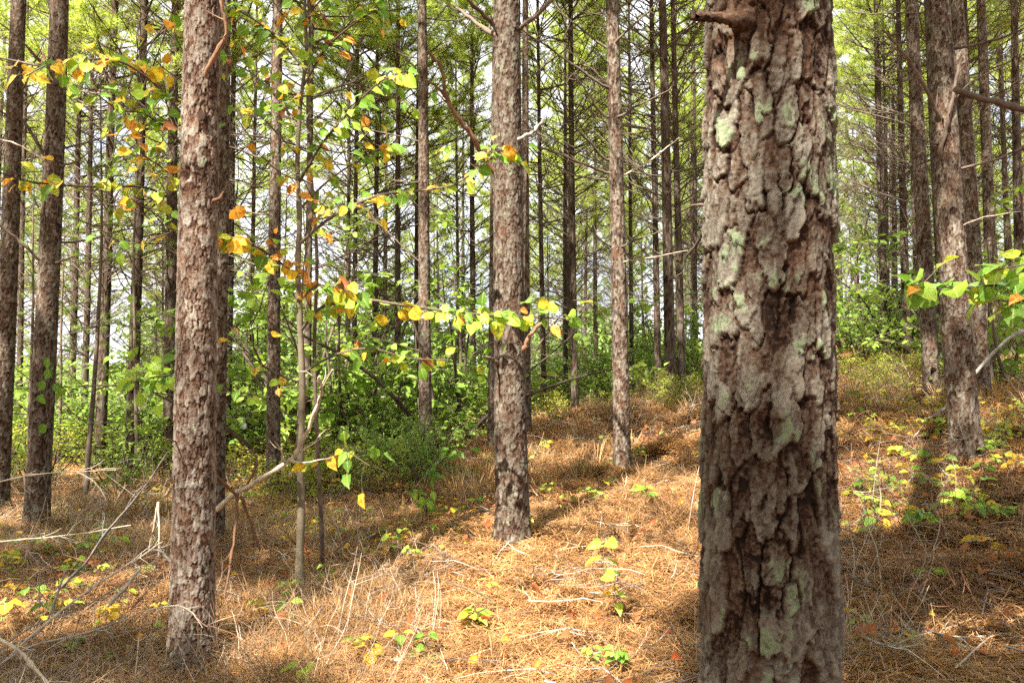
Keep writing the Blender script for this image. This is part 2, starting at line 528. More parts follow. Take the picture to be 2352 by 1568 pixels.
def ground_material():
    m, nt, out = new_mat('forest_floor')
    oc = obj_coord(nt)
    big = noise(nt, 0.5, 4.0, oc); mid = noise(nt, 6.0, 5.0, oc); fine = noise(nt, 90.0, 3.0, oc)
    c = ramp(nt, mid, [(0.3, (0.06, 0.026, 0.011)), (0.5, (0.12, 0.054, 0.022)), (0.7, (0.20, 0.10, 0.042))])
    c = mixc(nt, ramp(nt, fine, [(0.4, (0, 0, 0)), (0.65, (0.6, 0.6, 0.6))]), c, (0.26, 0.14, 0.062))
    g = ramp(nt, big, [(0.55, (0, 0, 0)), (0.7, (0.5, 0.5, 0.5))])
    c = mixc(nt, g, c, (0.13, 0.12, 0.04))
    # beyond the stand the ground is meadow green
    sep = nt.nodes.new('ShaderNodeSeparateXYZ'); nt.links.new(oc, sep.inputs[0])
    ff = ramp(nt, math_node(nt, 'DIVIDE', sep.outputs[1], 200.0), [(0.20, (0, 0, 0)), (0.30, (1, 1, 1))])
    c = mixc(nt, ff, c, (0.13, 0.20, 0.055))
    bs = N(nt, 'ShaderNodeBsdfPrincipled', Roughness=0.95)
    bs.inputs['Specular IOR Level'].default_value = 0.1
    nt.links.new(c, bs.inputs['Base Color'])
    bp = N(nt, 'ShaderNodeBump', Strength=0.6, Distance=0.02)
    nt.links.new(fine, bp.inputs['Height']); nt.links.new(bp.outputs['Normal'], bs.inputs['Normal'])
    nt.links.new(bs.outputs[0], out.inputs['Surface'])
    return m

gx = grid_axis(-5, 6.5, 0.09, -900, 900)
gy = grid_axis(2.5, 12, 0.09, -200, 1500)
GX, GY = np.meshgrid(gx, gy)
GZ = hgt(GX.ravel(), GY.ravel())
mb = MB()
nx, ny = len(gx), len(gy)
ii, jj = np.meshgrid(np.arange(nx - 1), np.arange(ny - 1))
q = (jj * nx + ii).ravel()
mb.add(np.stack([GX.ravel(), GY.ravel(), GZ], axis=-1), np.stack([q, q + 1, q + 1 + nx, q + nx], axis=-1))
ground = link('ground', mb.mesh('ground', ground_material(), True), kind='structure',
              label='sloping forest floor under brown pine straw')

# ------------------------------------------------------------------ sun plane: where a sun ray passes
SU = np.array([math.cos(SUN_AZ), -math.sin(SUN_AZ), 0.0])
SW = np.cross(SU, LDIR); SW = SW if SW[2] > 0 else -SW
def sunplane(P):
    P = np.atleast_2d(P)
    return np.stack([P @ SU, P @ SW], axis=-1)

# ------------------------------------------------------------------ pine needles, branches, trunks
def tufts(mb, P, D, K, L, wid, spread, rng, mat=0):
    """bursts of K needles at points P, each burst leaning along D"""
    n = len(P)
    if n == 0:
        return
    P = np.repeat(np.asarray(P, float), K, axis=0); D = np.repeat(np.asarray(D, float), K, axis=0)
    r = rng.normal(size=P.shape); r /= np.linalg.norm(r, axis=1, keepdims=True)
    d = D + spread * r; d /= np.linalg.norm(d, axis=1, keepdims=True)
    r2 = rng.normal(size=P.shape)
    s = np.cross(d, r2); s /= np.linalg.norm(s, axis=1, keepdims=True) + 1e-9
    ln = L * rng.uniform(0.7, 1.15, size=(len(P), 1))
    w = wid * rng.uniform(0.8, 1.2, size=(len(P), 1))
    base = P + d * ln * 0.03
    V = np.stack([base - s * w / 2, base + s * w / 2, P + d * ln], axis=1).reshape(-1, 3)
    mb.add(V, np.arange(len(V)).reshape(-1, 3), mat)

def branch_path(p0, az, el, length, rng, curve=0.3, n=6, kink=0.06):
    pts = [np.array(p0, float)]
    d = np.array([math.cos(az) * math.cos(el), math.sin(az) * math.cos(el), math.sin(el)])
    for i in range(n):
        d = unit(d + np.array([0, 0, curve / n]) + rng.normal(size=3) * kink)
        pts.append(pts[-1] + d * length / n)
    return np.array(pts)

def dead_branch(mb, p0, az, el, length, r, rng, twigs=4, curve=0.25, k=4, mat=0):
    P = branch_path(p0, az, el, length, rng, curve, 6, 0.09)
    tube(mb, P, np.linspace(r, r * 0.25, len(P)), k, mat, cap=False)
    for t in range(twigs):
        f = rng.uniform(0.25, 0.95) * (len(P) - 1)
        i = int(f); p = P[i] + (P[min(i + 1, len(P) - 1)] - P[i]) * (f - i)
        a2 = az + rng.choice([-1, 1]) * rng.uniform(0.4, 1.1)
        l2 = length * rng.uniform(0.18, 0.45)
        Q = branch_path(p, a2, el + rng.uniform(-0.3, 0.5), l2, rng, 0.3, 4, 0.12)
        tube(mb, Q, np.linspace(r * 0.45, r * 0.12, len(Q)), 3, mat, cap=False)
        if rng.random() < 0.5:
            a3 = a2 + rng.choice([-1, 1]) * 0.7
            Q2 = branch_path(Q[2], a3, el + rng.uniform(-0.2, 0.5), l2 * 0.5, rng, 0.2, 3, 0.1)
            tube(mb, Q2, np.linspace(r * 0.25, r * 0.09, len(Q2)), 3, mat, cap=False)
    return P

def trunk_radius(z, r0, top, flare=0.30):
    z = np.asarray(z, float)
    return r0 * (np.clip(1 - z / (top * 1.04), 0.03, 1) ** 0.85 + flare * np.exp(-np.clip(z + 0.05, 0, None) / 0.16))

def trunk_mesh(name, mat, top, r0, zs, nseg, seed, cw, ch, amp, lean=(0, 0), knots=(), flare=0.22, roots=True):
    th = np.arange(nseg) * 2 * PI / nseg
    TH, Z = np.meshgrid(th, zs)
    t, z = TH.ravel(), Z.ravel()
    R = trunk_radius(z, r0, top, flare)
    hh, tone = bark_field(t, z, r0, cw, ch, seed)
    fade = np.clip(R / r0, 0.2, 1.0)
    disp = amp * fade * (hh - 0.55)
    lobes = 1 + (0.16 * np.sin(t * 5 + seed) + 0.10 * np.sin(t * 3 + seed * 2)) * np.exp(-np.clip(z, 0, None) / 0.12) if roots else 1
    for (kt, kz, ks, kd) in knots:
        da = np.angle(np.exp(1j * (t - kt))) * r0
        d = np.sqrt(da ** 2 + ((z - kz) * 0.8) ** 2) / ks
        disp = disp + kd * (0.55 * np.exp(-(d - 1.1) ** 2 * 4) - 1.0 * np.exp(-d * d * 2.0))
        hh = hh - 0.55 * np.exp(-d * d * 1.6)
    R = R * lobes + disp
    cx = lean[0] * z + 0.012 * r0 / 0.12 * np.sin(z * 0.7 + seed)
    cy = lean[1] * z + 0.012 * r0 / 0.12 * np.cos(z * 0.6 + seed)
    V = np.stack([cx + R * np.cos(t), cy + R * np.sin(t), z], axis=-1)
    n = len(zs)
    i = np.arange(n - 1)[:, None] * nseg; j = np.arange(nseg)[None, :]; j2 = (j + 1) % nseg
    F = np.stack([i + j, i + j2, i + nseg + j2, i + nseg + j], axis=-1).reshape(-1, 4)
    mb = MB()
    mb.add(V, F, 0, {'relief': hh, 'tone': tone})
    return mb.mesh(name, mat, False if amp > 0.004 else True)

def crown_mesh(name, seed, zc, top, reach, n_br, per, K, L, wid, needle_mat, keep=None, wood=True, lean=0.0, brush=1, extra=()):
    """live crown: rising limbs with needle tufts; keep(points) says which tufts stay"""
    rng = np.random.default_rng(seed)
    mb = MB()
    P, D = [], []
    for b in range(n_br):
        f = (b + rng.random()) / n_br
        z = zc + (top - zc) * f
        ln = reach * (1.0 - 0.75 * f ** 1.3) * rng.uniform(0.65, 1.15)
        az = rng.uniform(0, 2 * PI)
        path = branch_path((0, 0, z), az, rng.uniform(0.1, 0.7), ln, rng, 0.5, 6, 0.07)
        if wood:
            tube(mb, path, np.linspace(0.022 * (1 - 0.6 * f), 0.005, len(path)), 3, 1, cap=False)
        for s in range(per):
            g = rng.uniform(0.25, 1.0) * (len(path) - 1)
            i = min(int(g), len(path) - 2)
            p = path[i] + (path[i + 1] - path[i]) * (g - i)
            a2 = az + rng.normal() * 0.9
            l2 = rng.uniform(0.05, 0.55) * (0.5 + 0.5 * (1 - f))
            d = unit([math.cos(a2), math.sin(a2), rng.uniform(0.0, 0.9)])
            q = p + d * l2
            if wood and l2 > 0.2:
                tube(mb, [p, (p + q) / 2 + rng.normal(size=3) * 0.02, q], [0.006, 0.005, 0.004], 3, 1, cap=False)
            for bk in range(brush):
                P.append(q - d * 0.07 * bk); D.append(d)
            if l2 > 0.3 and brush == 1:
                P.append(p + d * l2 * 0.6); D.append(d)
    P, D = np.array(P), np.array(D)
    if keep is not None:
        k = keep(P)
        P, D = P[k], D[k]
    for c, Q in extra:  # limb and tufts added to shade a chosen spot
        if len(Q) == 0:
            continue
        tube(mb, smooth_path([np.array([0, 0, c[2] - 0.5]), (c * [0.5, 0.5, 1]) + [0, 0, -0.1], c], 3), np.linspace(0.02, 0.006, 7), 3, 1, cap=False)
        P = np.vstack([P, Q]); D = np.vstack([D, np.tile(unit(c * [1, 1, 0] + [0.01, 0, 0.3]), (len(Q), 1))])
    if len(P):
        tufts(mb, P, D, K, L, wid, 0.75 if brush == 1 else 1.0, rng, 0)
    return mb.mesh(name, [needle_mat, M_WOOD])

# prototypes for the stand (shared between alike trees)
class Proto: pass
PROTOS = []
for v in range(6):
    rng = np.random.default_rng(100 + v)
    p = Proto()
    p.top = 14.0 + v % 3
    p.r0 = 0.11
    zs = np.concatenate([np.arange(-0.3, 8, 0.05), np.arange(8, p.top + 0.01, 0.25)])
    p.trunk = trunk_mesh('trunk', M_BARK_FAR, p.top, p.r0, zs, 28, 40 + v, 0.045, 0.085, 0.008, knots=())
    p.zc = 5.8 + 0.5 * (v % 4)
    p.branches = []
    joined = MB(); rest = MB()
    z = 1.4 + rng.uniform(0, 0.6)
    while z < p.zc + 1.5:
        for b in range(rng.integers(3, 6)):
            az = rng.uniform(0, 2 * PI)
            ln = rng.uniform(0.5, 1.1) if z < 2.6 else rng.uniform(0.9, 2.3)
            if z < 2.6 and rng.random() < 0.55:
                continue
            args = ((0, 0, z + rng.uniform(-0.08, 0.08)), az, rng.uniform(0.05, 0.75), ln, 0.0125 * rng.uniform(0.7, 1.3))
            s = int(rng.integers(1 << 30)); tw = int(rng.integers(6, 12))
            if z > 2.0 and len(p.branches) < 22:
                bm = MB(); dead_branch(bm, *args, np.random.default_rng(s), tw)
                p.branches.append(bm.mesh('branch', M_WOOD))
            else:
                dead_branch(rest, *args, np.random.default_rng(s), tw)
            dead_branch(joined, *args, np.random.default_rng(s), tw)
        z += rng.uniform(0.26, 0.46)
    p.rest = rest.mesh('upper_twigs', M_WOOD)
    p.dead = joined.mesh('dead_branches', M_WOOD)
    p.crown = crown_mesh('crown', 200 + v, p.zc, p.top + 0.6, 2.5, 54, 12, 18, 0.21, 0.0098, M_NEEDLE, brush=3)
    PROTOS.append(p)

OCC = []   # (x, y) of every pine so far

def stand_pine(x, y, diam, label, group=None, lean=0.0, v=None, scale=1.0, parts=False, leany=0.0, rz=None):
    """a pine of the stand: Empty > trunk, branches, crown"""
    v = random.randrange(len(PROTOS)) if v is None else v
    p = PROTOS[v]
    rz = random.uniform(0, 2 * PI) if rz is None else rz
    rot = Quaternion((0, 1, 0), lean) @ Quaternion((1, 0, 0), leany) @ Quaternion((0, 0, 1), rz)
    t = thing('pine_tree', (x, y, h1(x, y)), label, 'pine tree', group, rot)
    tr = link('trunk', p.trunk, t)
    k = diam / (2 * p.r0)
    tr.scale = (k, k, scale)
    if parts:
        for b in p.branches:
            o = link('branch', b, t); o.scale = (scale,) * 3
        o = link('upper_twigs', p.rest, t, kind='stuff'); o.scale = (scale,) * 3
    else:
        o = link('dead_branches', p.dead, t, kind='stuff'); o.scale = (scale,) * 3
    o = link('crown', p.crown, t); o.scale = (scale,) * 3
    OCC.append((x, y))
    return t

# ------------------------------------------------------------------ the near pines, one by one
def px_branch(parent, pts, depth0, w0, w1, mat, rng, dz=(0.0, 0.0), twigs=0, k=7, name='branch', inv=None, root=None):
    """a dead limb that runs through picture places pts; its depth drifts from depth0+dz[0] to depth0+dz[1]; widths in picture units"""
    n = len(pts)
    P = np.array([at_depth(a, b, depth0 + dz[0] + (dz[1] - dz[0]) * i / (n - 1)) for i, (a, b) in enumerate(pts)])
    if root is not None:
        ax, Yr, gr, ln = root
        P = np.vstack([[gr[0] + ln * (P[0][2] - gr[2]), Yr, P[0][2] - 0.02], P])
    P = smooth_path(P, 5)
    s = depth0 / FPX / 2
    mb = MB()
    R = np.linspace(w0 * s, w1 * s, len(P)) * (1 + 0.10 * rng.normal(size=len(P)))
    P = P + rng.normal(size=P.shape) * (w0 * s * 0.22)
    tube(mb, P, R, k, 0, cap=True)
    for t in range(twigs):
        i = int(rng.uniform(0.2, 0.95) * (len(P) - 1))
        d = unit(P[min(i + 1, len(P) - 1)] - P[max(i - 1, 0)])
        d2 = unit(d + rng.normal(size=3) * 0.8)
        ln = rng.uniform(0.08, 0.3) * np.linalg.norm(P[-1] - P[0])
        Q = [P[i]]
        for q in range(4):
            d2 = unit(d2 + rng.normal(size=3) * 0.2 + np.array([0, 0, 0.05])); Q.append(Q[-1] + d2 * ln / 4)
        tube(mb, Q, np.linspace(R[i] * 0.5, R[i] * 0.14, len(Q)), 4, 0, cap=False)
    me = mb.mesh(name, mat, True)
    o = link(name, me, parent)
    if parent is not None and inv is not None:
        o.matrix_parent_inverse = inv
    return o

NEAR = {}
def near_pine(key, base, wpx, ref, label, D=None, cw=0.028, ch=0.056, amp=0.0085, mat=None, step=None, seed=1, top=17.0, zc=8.5,
              crown_v=0, knots=(), branches=(), rnd_br=10, flare=0.42, tw=4, br_from=None):
    """base: picture place of the foot; wpx: width near the foot; ref: (x, y, width) of the trunk's middle higher up"""
    if D is None:
        g = on_ground(*base)
    else:
        g = at_depth(base[0], base[1], D); g[2] = h1(g[0], g[1])
    Y = g[1]
    q = at_depth(ref[0], ref[1], Y)
    lean = (q[0] - g[0]) / (q[2] - g[2])
    r0 = 0.5 * wpx / FPX * Y * 0.86
    zt = q[2] - g[2] + 0.35
    step = step or max(0.005, Y / 820.0)
    tp = top
    zs = np.concatenate([np.arange(-0.25, 0, 0.03), np.arange(0, zt, step * 1.15), np.arange(zt, tp, 0.12)])
    nseg = int(min(420, max(40, 2 * PI * r0 / step)))
    t = thing('pine_tree', tuple(g), label, 'pine tree', None)
    me = trunk_mesh('trunk', mat or M_BARK, tp, r0, zs, nseg, seed, cw, ch, amp, (lean, 0.0), knots, flare)
    link('trunk', me, t)
    inv = Matrix.Translation(-Vector(g))
    rng = np.random.default_rng(seed * 13 + 5)
    for br in branches:
        pts, w0, w1 = br[:3]
        w1 = w1 * (0.55 if w0 < 12 else 0.8)
        o = br[3] if len(br) > 3 else {}
        px_branch(t, pts, Y, w0, w1, o.get('mat', M_WOOD), rng, o.get('dz', (-r0 * 0.5, 0.2 if rng.random() < 0.5 else -0.3)), o.get('twigs', 6), inv=inv, root=None if o.get('fork') else (0, Y, g, lean))
    z = br_from if br_from is not None else zt * 0.45
    for b in range(rnd_br):
        zz = z + (zc + 1.0 - z) * (b + rng.random()) / rnd_br
        az = rng.uniform(0, 2 * PI)
        # keep the lens side free of long limbs
        if math.sin(az) < -0.55:
            az = -az
        bm = MB()
        dead_branch(bm, (lean * zz, 0, zz), az, rng.uniform(0.05, 0.7), rng.uniform(0.7, 2.0), 0.013 * rng.uniform(0.7, 1.3), rng, tw)
        link('branch', bm.mesh('branch', M_WOOD), t)
    c = link('crown', PROTOS[crown_v].crown, t)
    c.location = (lean * 9, 0, zc - PROTOS[crown_v].zc)
    c.rotation_euler = (0, 0, rng.uniform(0, 6))
    NEAR[key] = (g, Y, r0, lean)
    OCC.append((g[0], g[1]))
    return t

# the big foreground trunk
HERO_Y = 1.62
hp = at_depth(1780, 1400, HERO_Y)
hero_lean = (at_depth(1769, 100, HERO_Y)[0] - hp[0]) / (at_depth(1769, 100, HERO_Y)[2] - hp[2])
hz = h1(hp[0], HERO_Y)
hx = hp[0] - hero_lean * (hp[2] - hz)
HERO_R = 0.5 * 326 / FPX * HERO_Y
hero = thing('pine_tree', (hx, HERO_Y, hz), 'thick lichen-spotted pine trunk in front, with a broken stub near its top', 'pine tree')
cam_t = math.atan2(-HERO_Y, -hx) % (2 * PI)
zs = np.concatenate([np.arange(-0.25, 0.9, 0.02), np.arange(0.9, 2.6, 0.0031), np.arange(2.6, 4, 0.04), np.arange(4, 18, 0.15)])
def hero_z(py): return at_depth(1776, py, HERO_Y - HERO_R)[2] - hz
HK = [(cam_t + 0.02, hero_z(985), 0.030, 0.016), (cam_t + 0.0, hero_z(1385), 0.022, 0.012), (cam_t - 0.85, hero_z(60), 0.030, 0.010),
      (cam_t - 0.1, hero_z(130), 0.014, 0.012)]
me = trunk_mesh('trunk', M_BARK_HERO, 18.0, HERO_R * 0.985, zs, 310, 11, 0.046, 0.100, 0.0185, (hero_lean, 0), HK, 0.2)
link('trunk', me, hero)
inv = Matrix.Translation(-Vector((hx, HERO_Y, hz)))
rngh = np.random.default_rng(77)
sm = MB()
SP = smooth_path(np.array([at_depth(a, b, HERO_Y - 0.12 + c) for a, b, c in [(1715, 52, 0.06), (1688, 46, 0.0), (1650, 41, -0.01), (1620, 38, -0.02), (1592, 35, -0.03)]]), 6)
sr = np.interp(np.linspace(0, 1, len(SP)), [0, .25, .45, .7, .8, .9, 1], [0.026, 0.0140, 0.0095, 0.0085, 0.0108, 0.0100, 0.0080]) * (1 + 0.05 * rngh.normal(size=len(SP)))
tube(sm, SP, sr, 14)
V0 = sm.V[0]; V0 += rngh.normal(size=V0.shape).astype(np.float32) * 0.0013; V0[-14:, 0] += rngh.normal(size=14).astype(np.float32) * 0.006
sm.A = {'relief': [np.concatenate([0.20 + 0.12 * rngh.normal(size=len(a_)) for a_ in sm.V])], 'tone': [np.full(sm.n, 0.45)]}
so = link('stub', sm.mesh('stub', M_BARK_HERO, False), hero); so.matrix_parent_inverse = inv
px_branch(hero, [(1625, 515), (1600, 560), (1575, 590)], HERO_Y + 0.05, 9, 5, M_WOOD, rngh, (0.0, 0.1), 1, 6, 'branch', inv)
px_branch(hero, [(1628, 470), (1605, 470), (1588, 472)], HERO_Y + 0.02, 7, 4, M_WOOD, rngh, (0, 0.02), 0, 6, 'branch', inv)
link('crown', PROTOS[0].crown, hero).location = (0.2, 0, 1.0)
OCC.append((hx, HERO_Y))

near_pine('B', (436, 1580), 114, (472, 0, 86), 'sunlit straight pine with grey flaky bark and a dead limb leaving it beside fallen sticks', seed=21, mat=M_BARK_SUNLIT,
          cw=0.029, ch=0.056, amp=0.0095, crown_v=1, rnd_br=5, br_from=4.2, flare=0.25,
          knots=[(4.4, 2.75, 0.05, 0.02), (5.2, 3.05, 0.05, -0.02)],
          branches=[([(470, 175), (492, 128), (520, 76), (512, 25), (505, -30)], 13, 8, {'mat': M_WOOD_BROWN, 'dz': (-0.08, -0.2)}),
                    ([(505, 455), (515, 435), (528, 420)], 9, 6, {'mat': M_WOOD_BROWN, 'twigs': 0}),
                    ([(398, 1290), (372, 1268), (352, 1262)], 10, 6, {'mat': M_WOOD_GREY, 'twigs': 1, 'dz': (-0.05, -0.1)})])
near_pine('F', (1178, 1262), 90, (1166, 0, 78), 'middle pine rising from the bright sunlit straw mound, dead limbs forking near its top', seed=22, mat=M_BARK_MOSSY,
          cw=0.028, ch=0.048, amp=0.0085, crown_v=2, rnd_br=9, br_from=4.4,
          branches=[([(1136, 394), (1102, 338), (1068, 289), (1027, 225), (1014, 152), (978, 118)], 15, 7, {'mat': M_WOOD_BROWN, 'dz': (-0.02, -0.5)}),
                    ([(1027, 225), (1003, 200), (973, 181)], 8, 4, {'mat': M_WOOD_BROWN, 'dz': (-0.28, -0.4), 'twigs': 2, 'fork': True}),
                    ([(1132, 78), (1090, 50), (1041, 12)], 14, 9, {'dz': (0.0, 0.5)}),
                    ([(1137, 58), (1105, 28), (1060, -12)], 13, 9, {'dz': (0.0, -0.3)}),
                    ([(1188, 70), (1228, 36), (1285, -14)], 15, 10, {'dz': (0.0, -0.3)}),
                    ([(1195, 318), (1222, 303), (1250, 276)], 13, 8, {'mat': M_WOOD_GREY, 'twigs': 1}),
                    ([(1200, 800), (1222, 765), (1252, 735)], 15, 9, {'mat': M_WOOD_BROWN, 'twigs': 1, 'dz': (-0.06, -0.1)}),
                    ([(1148, 838), (1128, 824), (1108, 818)], 11, 7, {'twigs': 0})])
near_pine('H', (2222, 1072), 78, (2152, 0, 50), 'leaning pine at the foot of the slope behind the low hanging green leaves', seed=23, crown_v=3, rnd_br=14, amp=0.008,
          branches=[([(2166, 280), (2122, 196), (2080, 130), (2024, 66)], 12, 6, {'dz': (-0.05, -0.4), 'twigs': 5}),
                    ([(2158, 355), (2173, 294), (2190, 210), (2208, 137)], 12, 7, {'dz': (-0.06, -0.2), 'twigs': 2}),
                    ([(2150, 330), (2120, 322), (2098, 316)], 8, 5, {'twigs': 1}),
                    ([(2185, 240), (2230, 190), (2310, 150)], 8, 4, {'twigs': 4}),
                    ([(2205, 520), (2260, 500), (2345, 486)], 6, 3, {'mat': M_WOOD_PALE, 'twigs': 3})])
near_pine('C', (84, 1228), 61, (136, 0, 48), 'dark pine with a few heart-shaped vine leaves climbing its lower trunk', seed=24, crown_v=4, rnd_br=8,
          branches=[([(112, 372), (80, 318), (39, 258)], 12, 7), ([(130, 120), (122, 60), (112, -10)], 14, 9), ([(96, 365), (50, 336), (-5, 318)], 8, 5, {'mat': M_WOOD_PALE}),
                    ([(104, 508), (102, 465), (99, 420)], 9, 6), ([(92, 598), (45, 555), (-5, 512)], 11, 7), ([(100, 148), (50, 95), (-5, 50)], 9, 6),
                    ([(145, 380), (175, 372), (205, 350)], 8, 4), ([(140, 600), (165, 590), (190, 585)], 7, 4)])
near_pine('D', (-8, 1185), 52, (46, 0, 42), 'pine trunk cut by the picture edge, leftmost of all', seed=25, crown_v=5, rnd_br=7,
          branches=[([(45, 300), (20, 270), (-6, 250)], 8, 5), ([(55, 200), (80, 140), (105, 90)], 6, 3)])
near_pine('G', (1428, 1088), 46, (1408, 0, 36), 'slender dark pine with whorls of dead limbs above the sunlit straw path', seed=26, crown_v=0, rnd_br=18, br_from=2.8,
          branches=[([(1384, 394), (1300, 360), (1222, 333)], 9, 5), ([(1386, 362), (1350, 322), (1320, 292)], 8, 6), ([(1384, 196), (1290, 130), (1200, 69)], 9, 5),
                    ([(1384, 262), (1340, 200), (1310, 165)], 7, 4), ([(1412, 276), (1470, 240), (1540, 205)], 9, 5), ([(1408, 104), (1450, 62), (1520, 0)], 9, 6),
                    ([(1415, 414), (1490, 370), (1560, 316)], 7, 4, {'mat': M_WOOD_PALE}), ([(1418, 572), (1470, 548), (1522, 530)], 7, 4),
                    ([(1420, 605), (1500, 590), (1580, 575)], 5, 3, {'mat': M_WOOD_PALE}), ([(1392, 560), (1360, 530), (1340, 500)], 6, 3)])
near_pine('I', (2140, 930), 42, (2094, 0, 32), 'pale sunlit pine standing just behind the leaning pine', seed=27, crown_v=1, rnd_br=12, br_from=2.2)
near_pine('T10', (628, 1150), 38, (636, 0, 32), 'brown pine behind the pale barked sapling', seed=28, crown_v=2, rnd_br=14, br_from=2.4)
near_pine('T15', (980, 1058), 36, (968, 0, 26), 'straight pine between the turning sapling leaves and the middle pine', seed=29, crown_v=3, rnd_br=14, br_from=2.6)
near_pine('B2', (500, 1262), 38, (516, 0, 30), 'shaded trunk peeping out behind the sunlit straight pine', seed=30, crown_v=4, rnd_br=8, br_from=3.4)
near_pine('H2', (2262, 985), 42, (2196, 0, 36), 'dark pine half hidden behind the leaning pine', D=8.6, seed=31, crown_v=5, rnd_br=10, br_from=2.6)
near_pine('R1', (2282, 868), 32, (2254, 0, 26), 'grey pine up the slope nearest the end of the bare broken limb', D=12.0, seed=32, crown_v=0, rnd_br=12, br_from=2.0, amp=0.008)
near_pine('F2', (1128, 1085), 24, (1140, 0, 18), 'pale thin trunk edge showing beside the middle pine', D=10.6, seed=33, crown_v=2, rnd_br=7, br_from=2.6, amp=0.008)
near_pine('F3', (1210, 1010), 24, (1206, 0, 20), 'dark thin trunk just behind the middle pine', D=11.5, seed=34, crown_v=3, rnd_br=10, br_from=2.6, amp=0.008)

# ------------------------------------------------------------------ named pines further back
MID = [
    # base x, depth, width, top x, label
    (388, 1000, 12.5, 33, 404, 'reddish pine just behind the sunlit straight pine'),
    (228, 1070, 13.0, 28, 266, 'straight pine third in from the picture edge, left side'),
    (300, 1090, 12.5, 30, 332, 'pine midway between the vine-leaved pine and the sunlit pine'),
    (190, 1090, 15.5, 18, 216, 'thin pine close beside the vine-leaved pine'),
    (158, 1090, 16.0, 20, 190, 'slender trunk just behind the vine-leaved pine'),
    (702, 1080, 12.0, 20, 716, 'slim pine directly behind the pale barked sapling'),
    (520, 1070, 14.0, 20, 540, 'thin pine in the gap after the sunlit straight pine'),
    (797, 1010, 19.0, 14, 803, 'one of two thin pines side by side against bright sky, left one'),
    (812, 1010, 17.0, 14, 822, 'one of two thin pines side by side against bright sky, right one'),
    (858, 1030, 17.0, 16, 868, 'thin pine against the bright sky between sapling and middle pine'),
    (914, 1020, 16.0, 18, 914, 'thin lit pine close before the straight pine near the sky gap'),
    (955, 1020, 18.0, 16, 962, 'pale trunk half hidden by the straight pine'),
    (1054, 960, 22.0, 11, 1046, 'thinnest trunk in the gap beside the middle pine'),
    (1086, 985, 17.0, 17, 1084, 'thin pine in the gap just before the middle pine'),
    (1250, 960, 16.5, 14, 1234, 'thin shaded pine just past the middle pine'),
    (1320, 950, 14.5, 19, 1310, 'thin pale pine between the middle pine and the slender dark pine'),
    (1300, 945, 21.0, 13, 1297, 'faint far trunk beside the thin pale pine'),
    (1512, 920, 14.0, 17, 1496, 'thin pine left of the twin trunks past the dark pine'),
    (1543, 930, 12.2, 28, 1520, 'front trunk of the twin pines behind the dark pine'),
    (1566, 915, 13.2, 20, 1546, 'rear trunk of the twin pines behind the dark pine'),
    (1452, 900, 18.0, 12, 1444, 'thin far trunk just past the slender dark pine'),
    (2035, 830, 17.0, 20, 2010, 'thin pine up the slope near the thick foreground trunk'),
    (2085, 835, 16.0, 20, 2062, 'thin pine up the slope before the pale sunlit pine'),
    (2170, 860, 14.0, 22, 2130, 'shaded pine between the pale and the leaning pines'),
    (2345, 835, 15.0, 26, 2330, 'pine cut by the picture edge on the right'),
    (2240, 850, 17.0, 20, 2215, 'thin pine just behind the leaning pine, up the slope'),
    (40, 1100, 17.0, 16, 62, 'thin trunk between the edge pine and the vine-leaved pine'),
    (575, 1000, 20.0, 14, 590, 'thin far trunk before the brown pine'),
]
for bx, by, D, wpx, tx, lab in MID:
    g = at_depth(bx, by, D)
    q = at_depth(tx, 0, D)
    gz = h1(g[0], D)
    lean = math.atan2(q[0] - g[0], q[2] - gz)
    stand_pine(g[0], D, wpx / FPX * D * 0.94, lab, None, lean, None, random.uniform(0.92, 1.08), parts=True)

# the rest of the stand
def far_enough(x, y, d):
    return all((x - a) ** 2 + (y - b) ** 2 > d * d for a, b in OCC)

def picture_x(x, y):
    return W / 2 + FPX * x / max(y, 0.1)

n_far = 0
FAR_PINES = []
rr = random.Random(3)
for tries in range(6000):
    y = rr.uniform(14, 62)
    x = rr.uniform(-0.72 * y - 3, 0.72 * y + 3)
    px = picture_x(x, y)
    left = px < 1150
    if left and y > 40: continue
    if 520 < px < 1140 and (rr.random() < (0.6 if y > 26 else 0.8)): continue
    if px > 1230 and px < 1900 and y > 48 and rr.random() < 0.5: continue
    sp = 2.3 if not left else 2.7
    if not far_enough(x, y, sp * 1.25): continue
    # stay clear of the sight line to the named trunks' feet
    if y < 18 and rr.random() < 0.6: continue
    if px < -150 or px > W + 150: continue
    if 1660 < px < 1900 and rr.random() < 0.5: continue
    FAR_PINES.append(stand_pine(x, y, rr.uniform(0.13, 0.22), 'background pine', 'background pines', rr.gauss(0, 0.012), rr.randrange(6), rr.uniform(0.85, 1.12), False, rr.gauss(0, 0.012)))
    n_far += 1
    if n_far >= 125: break

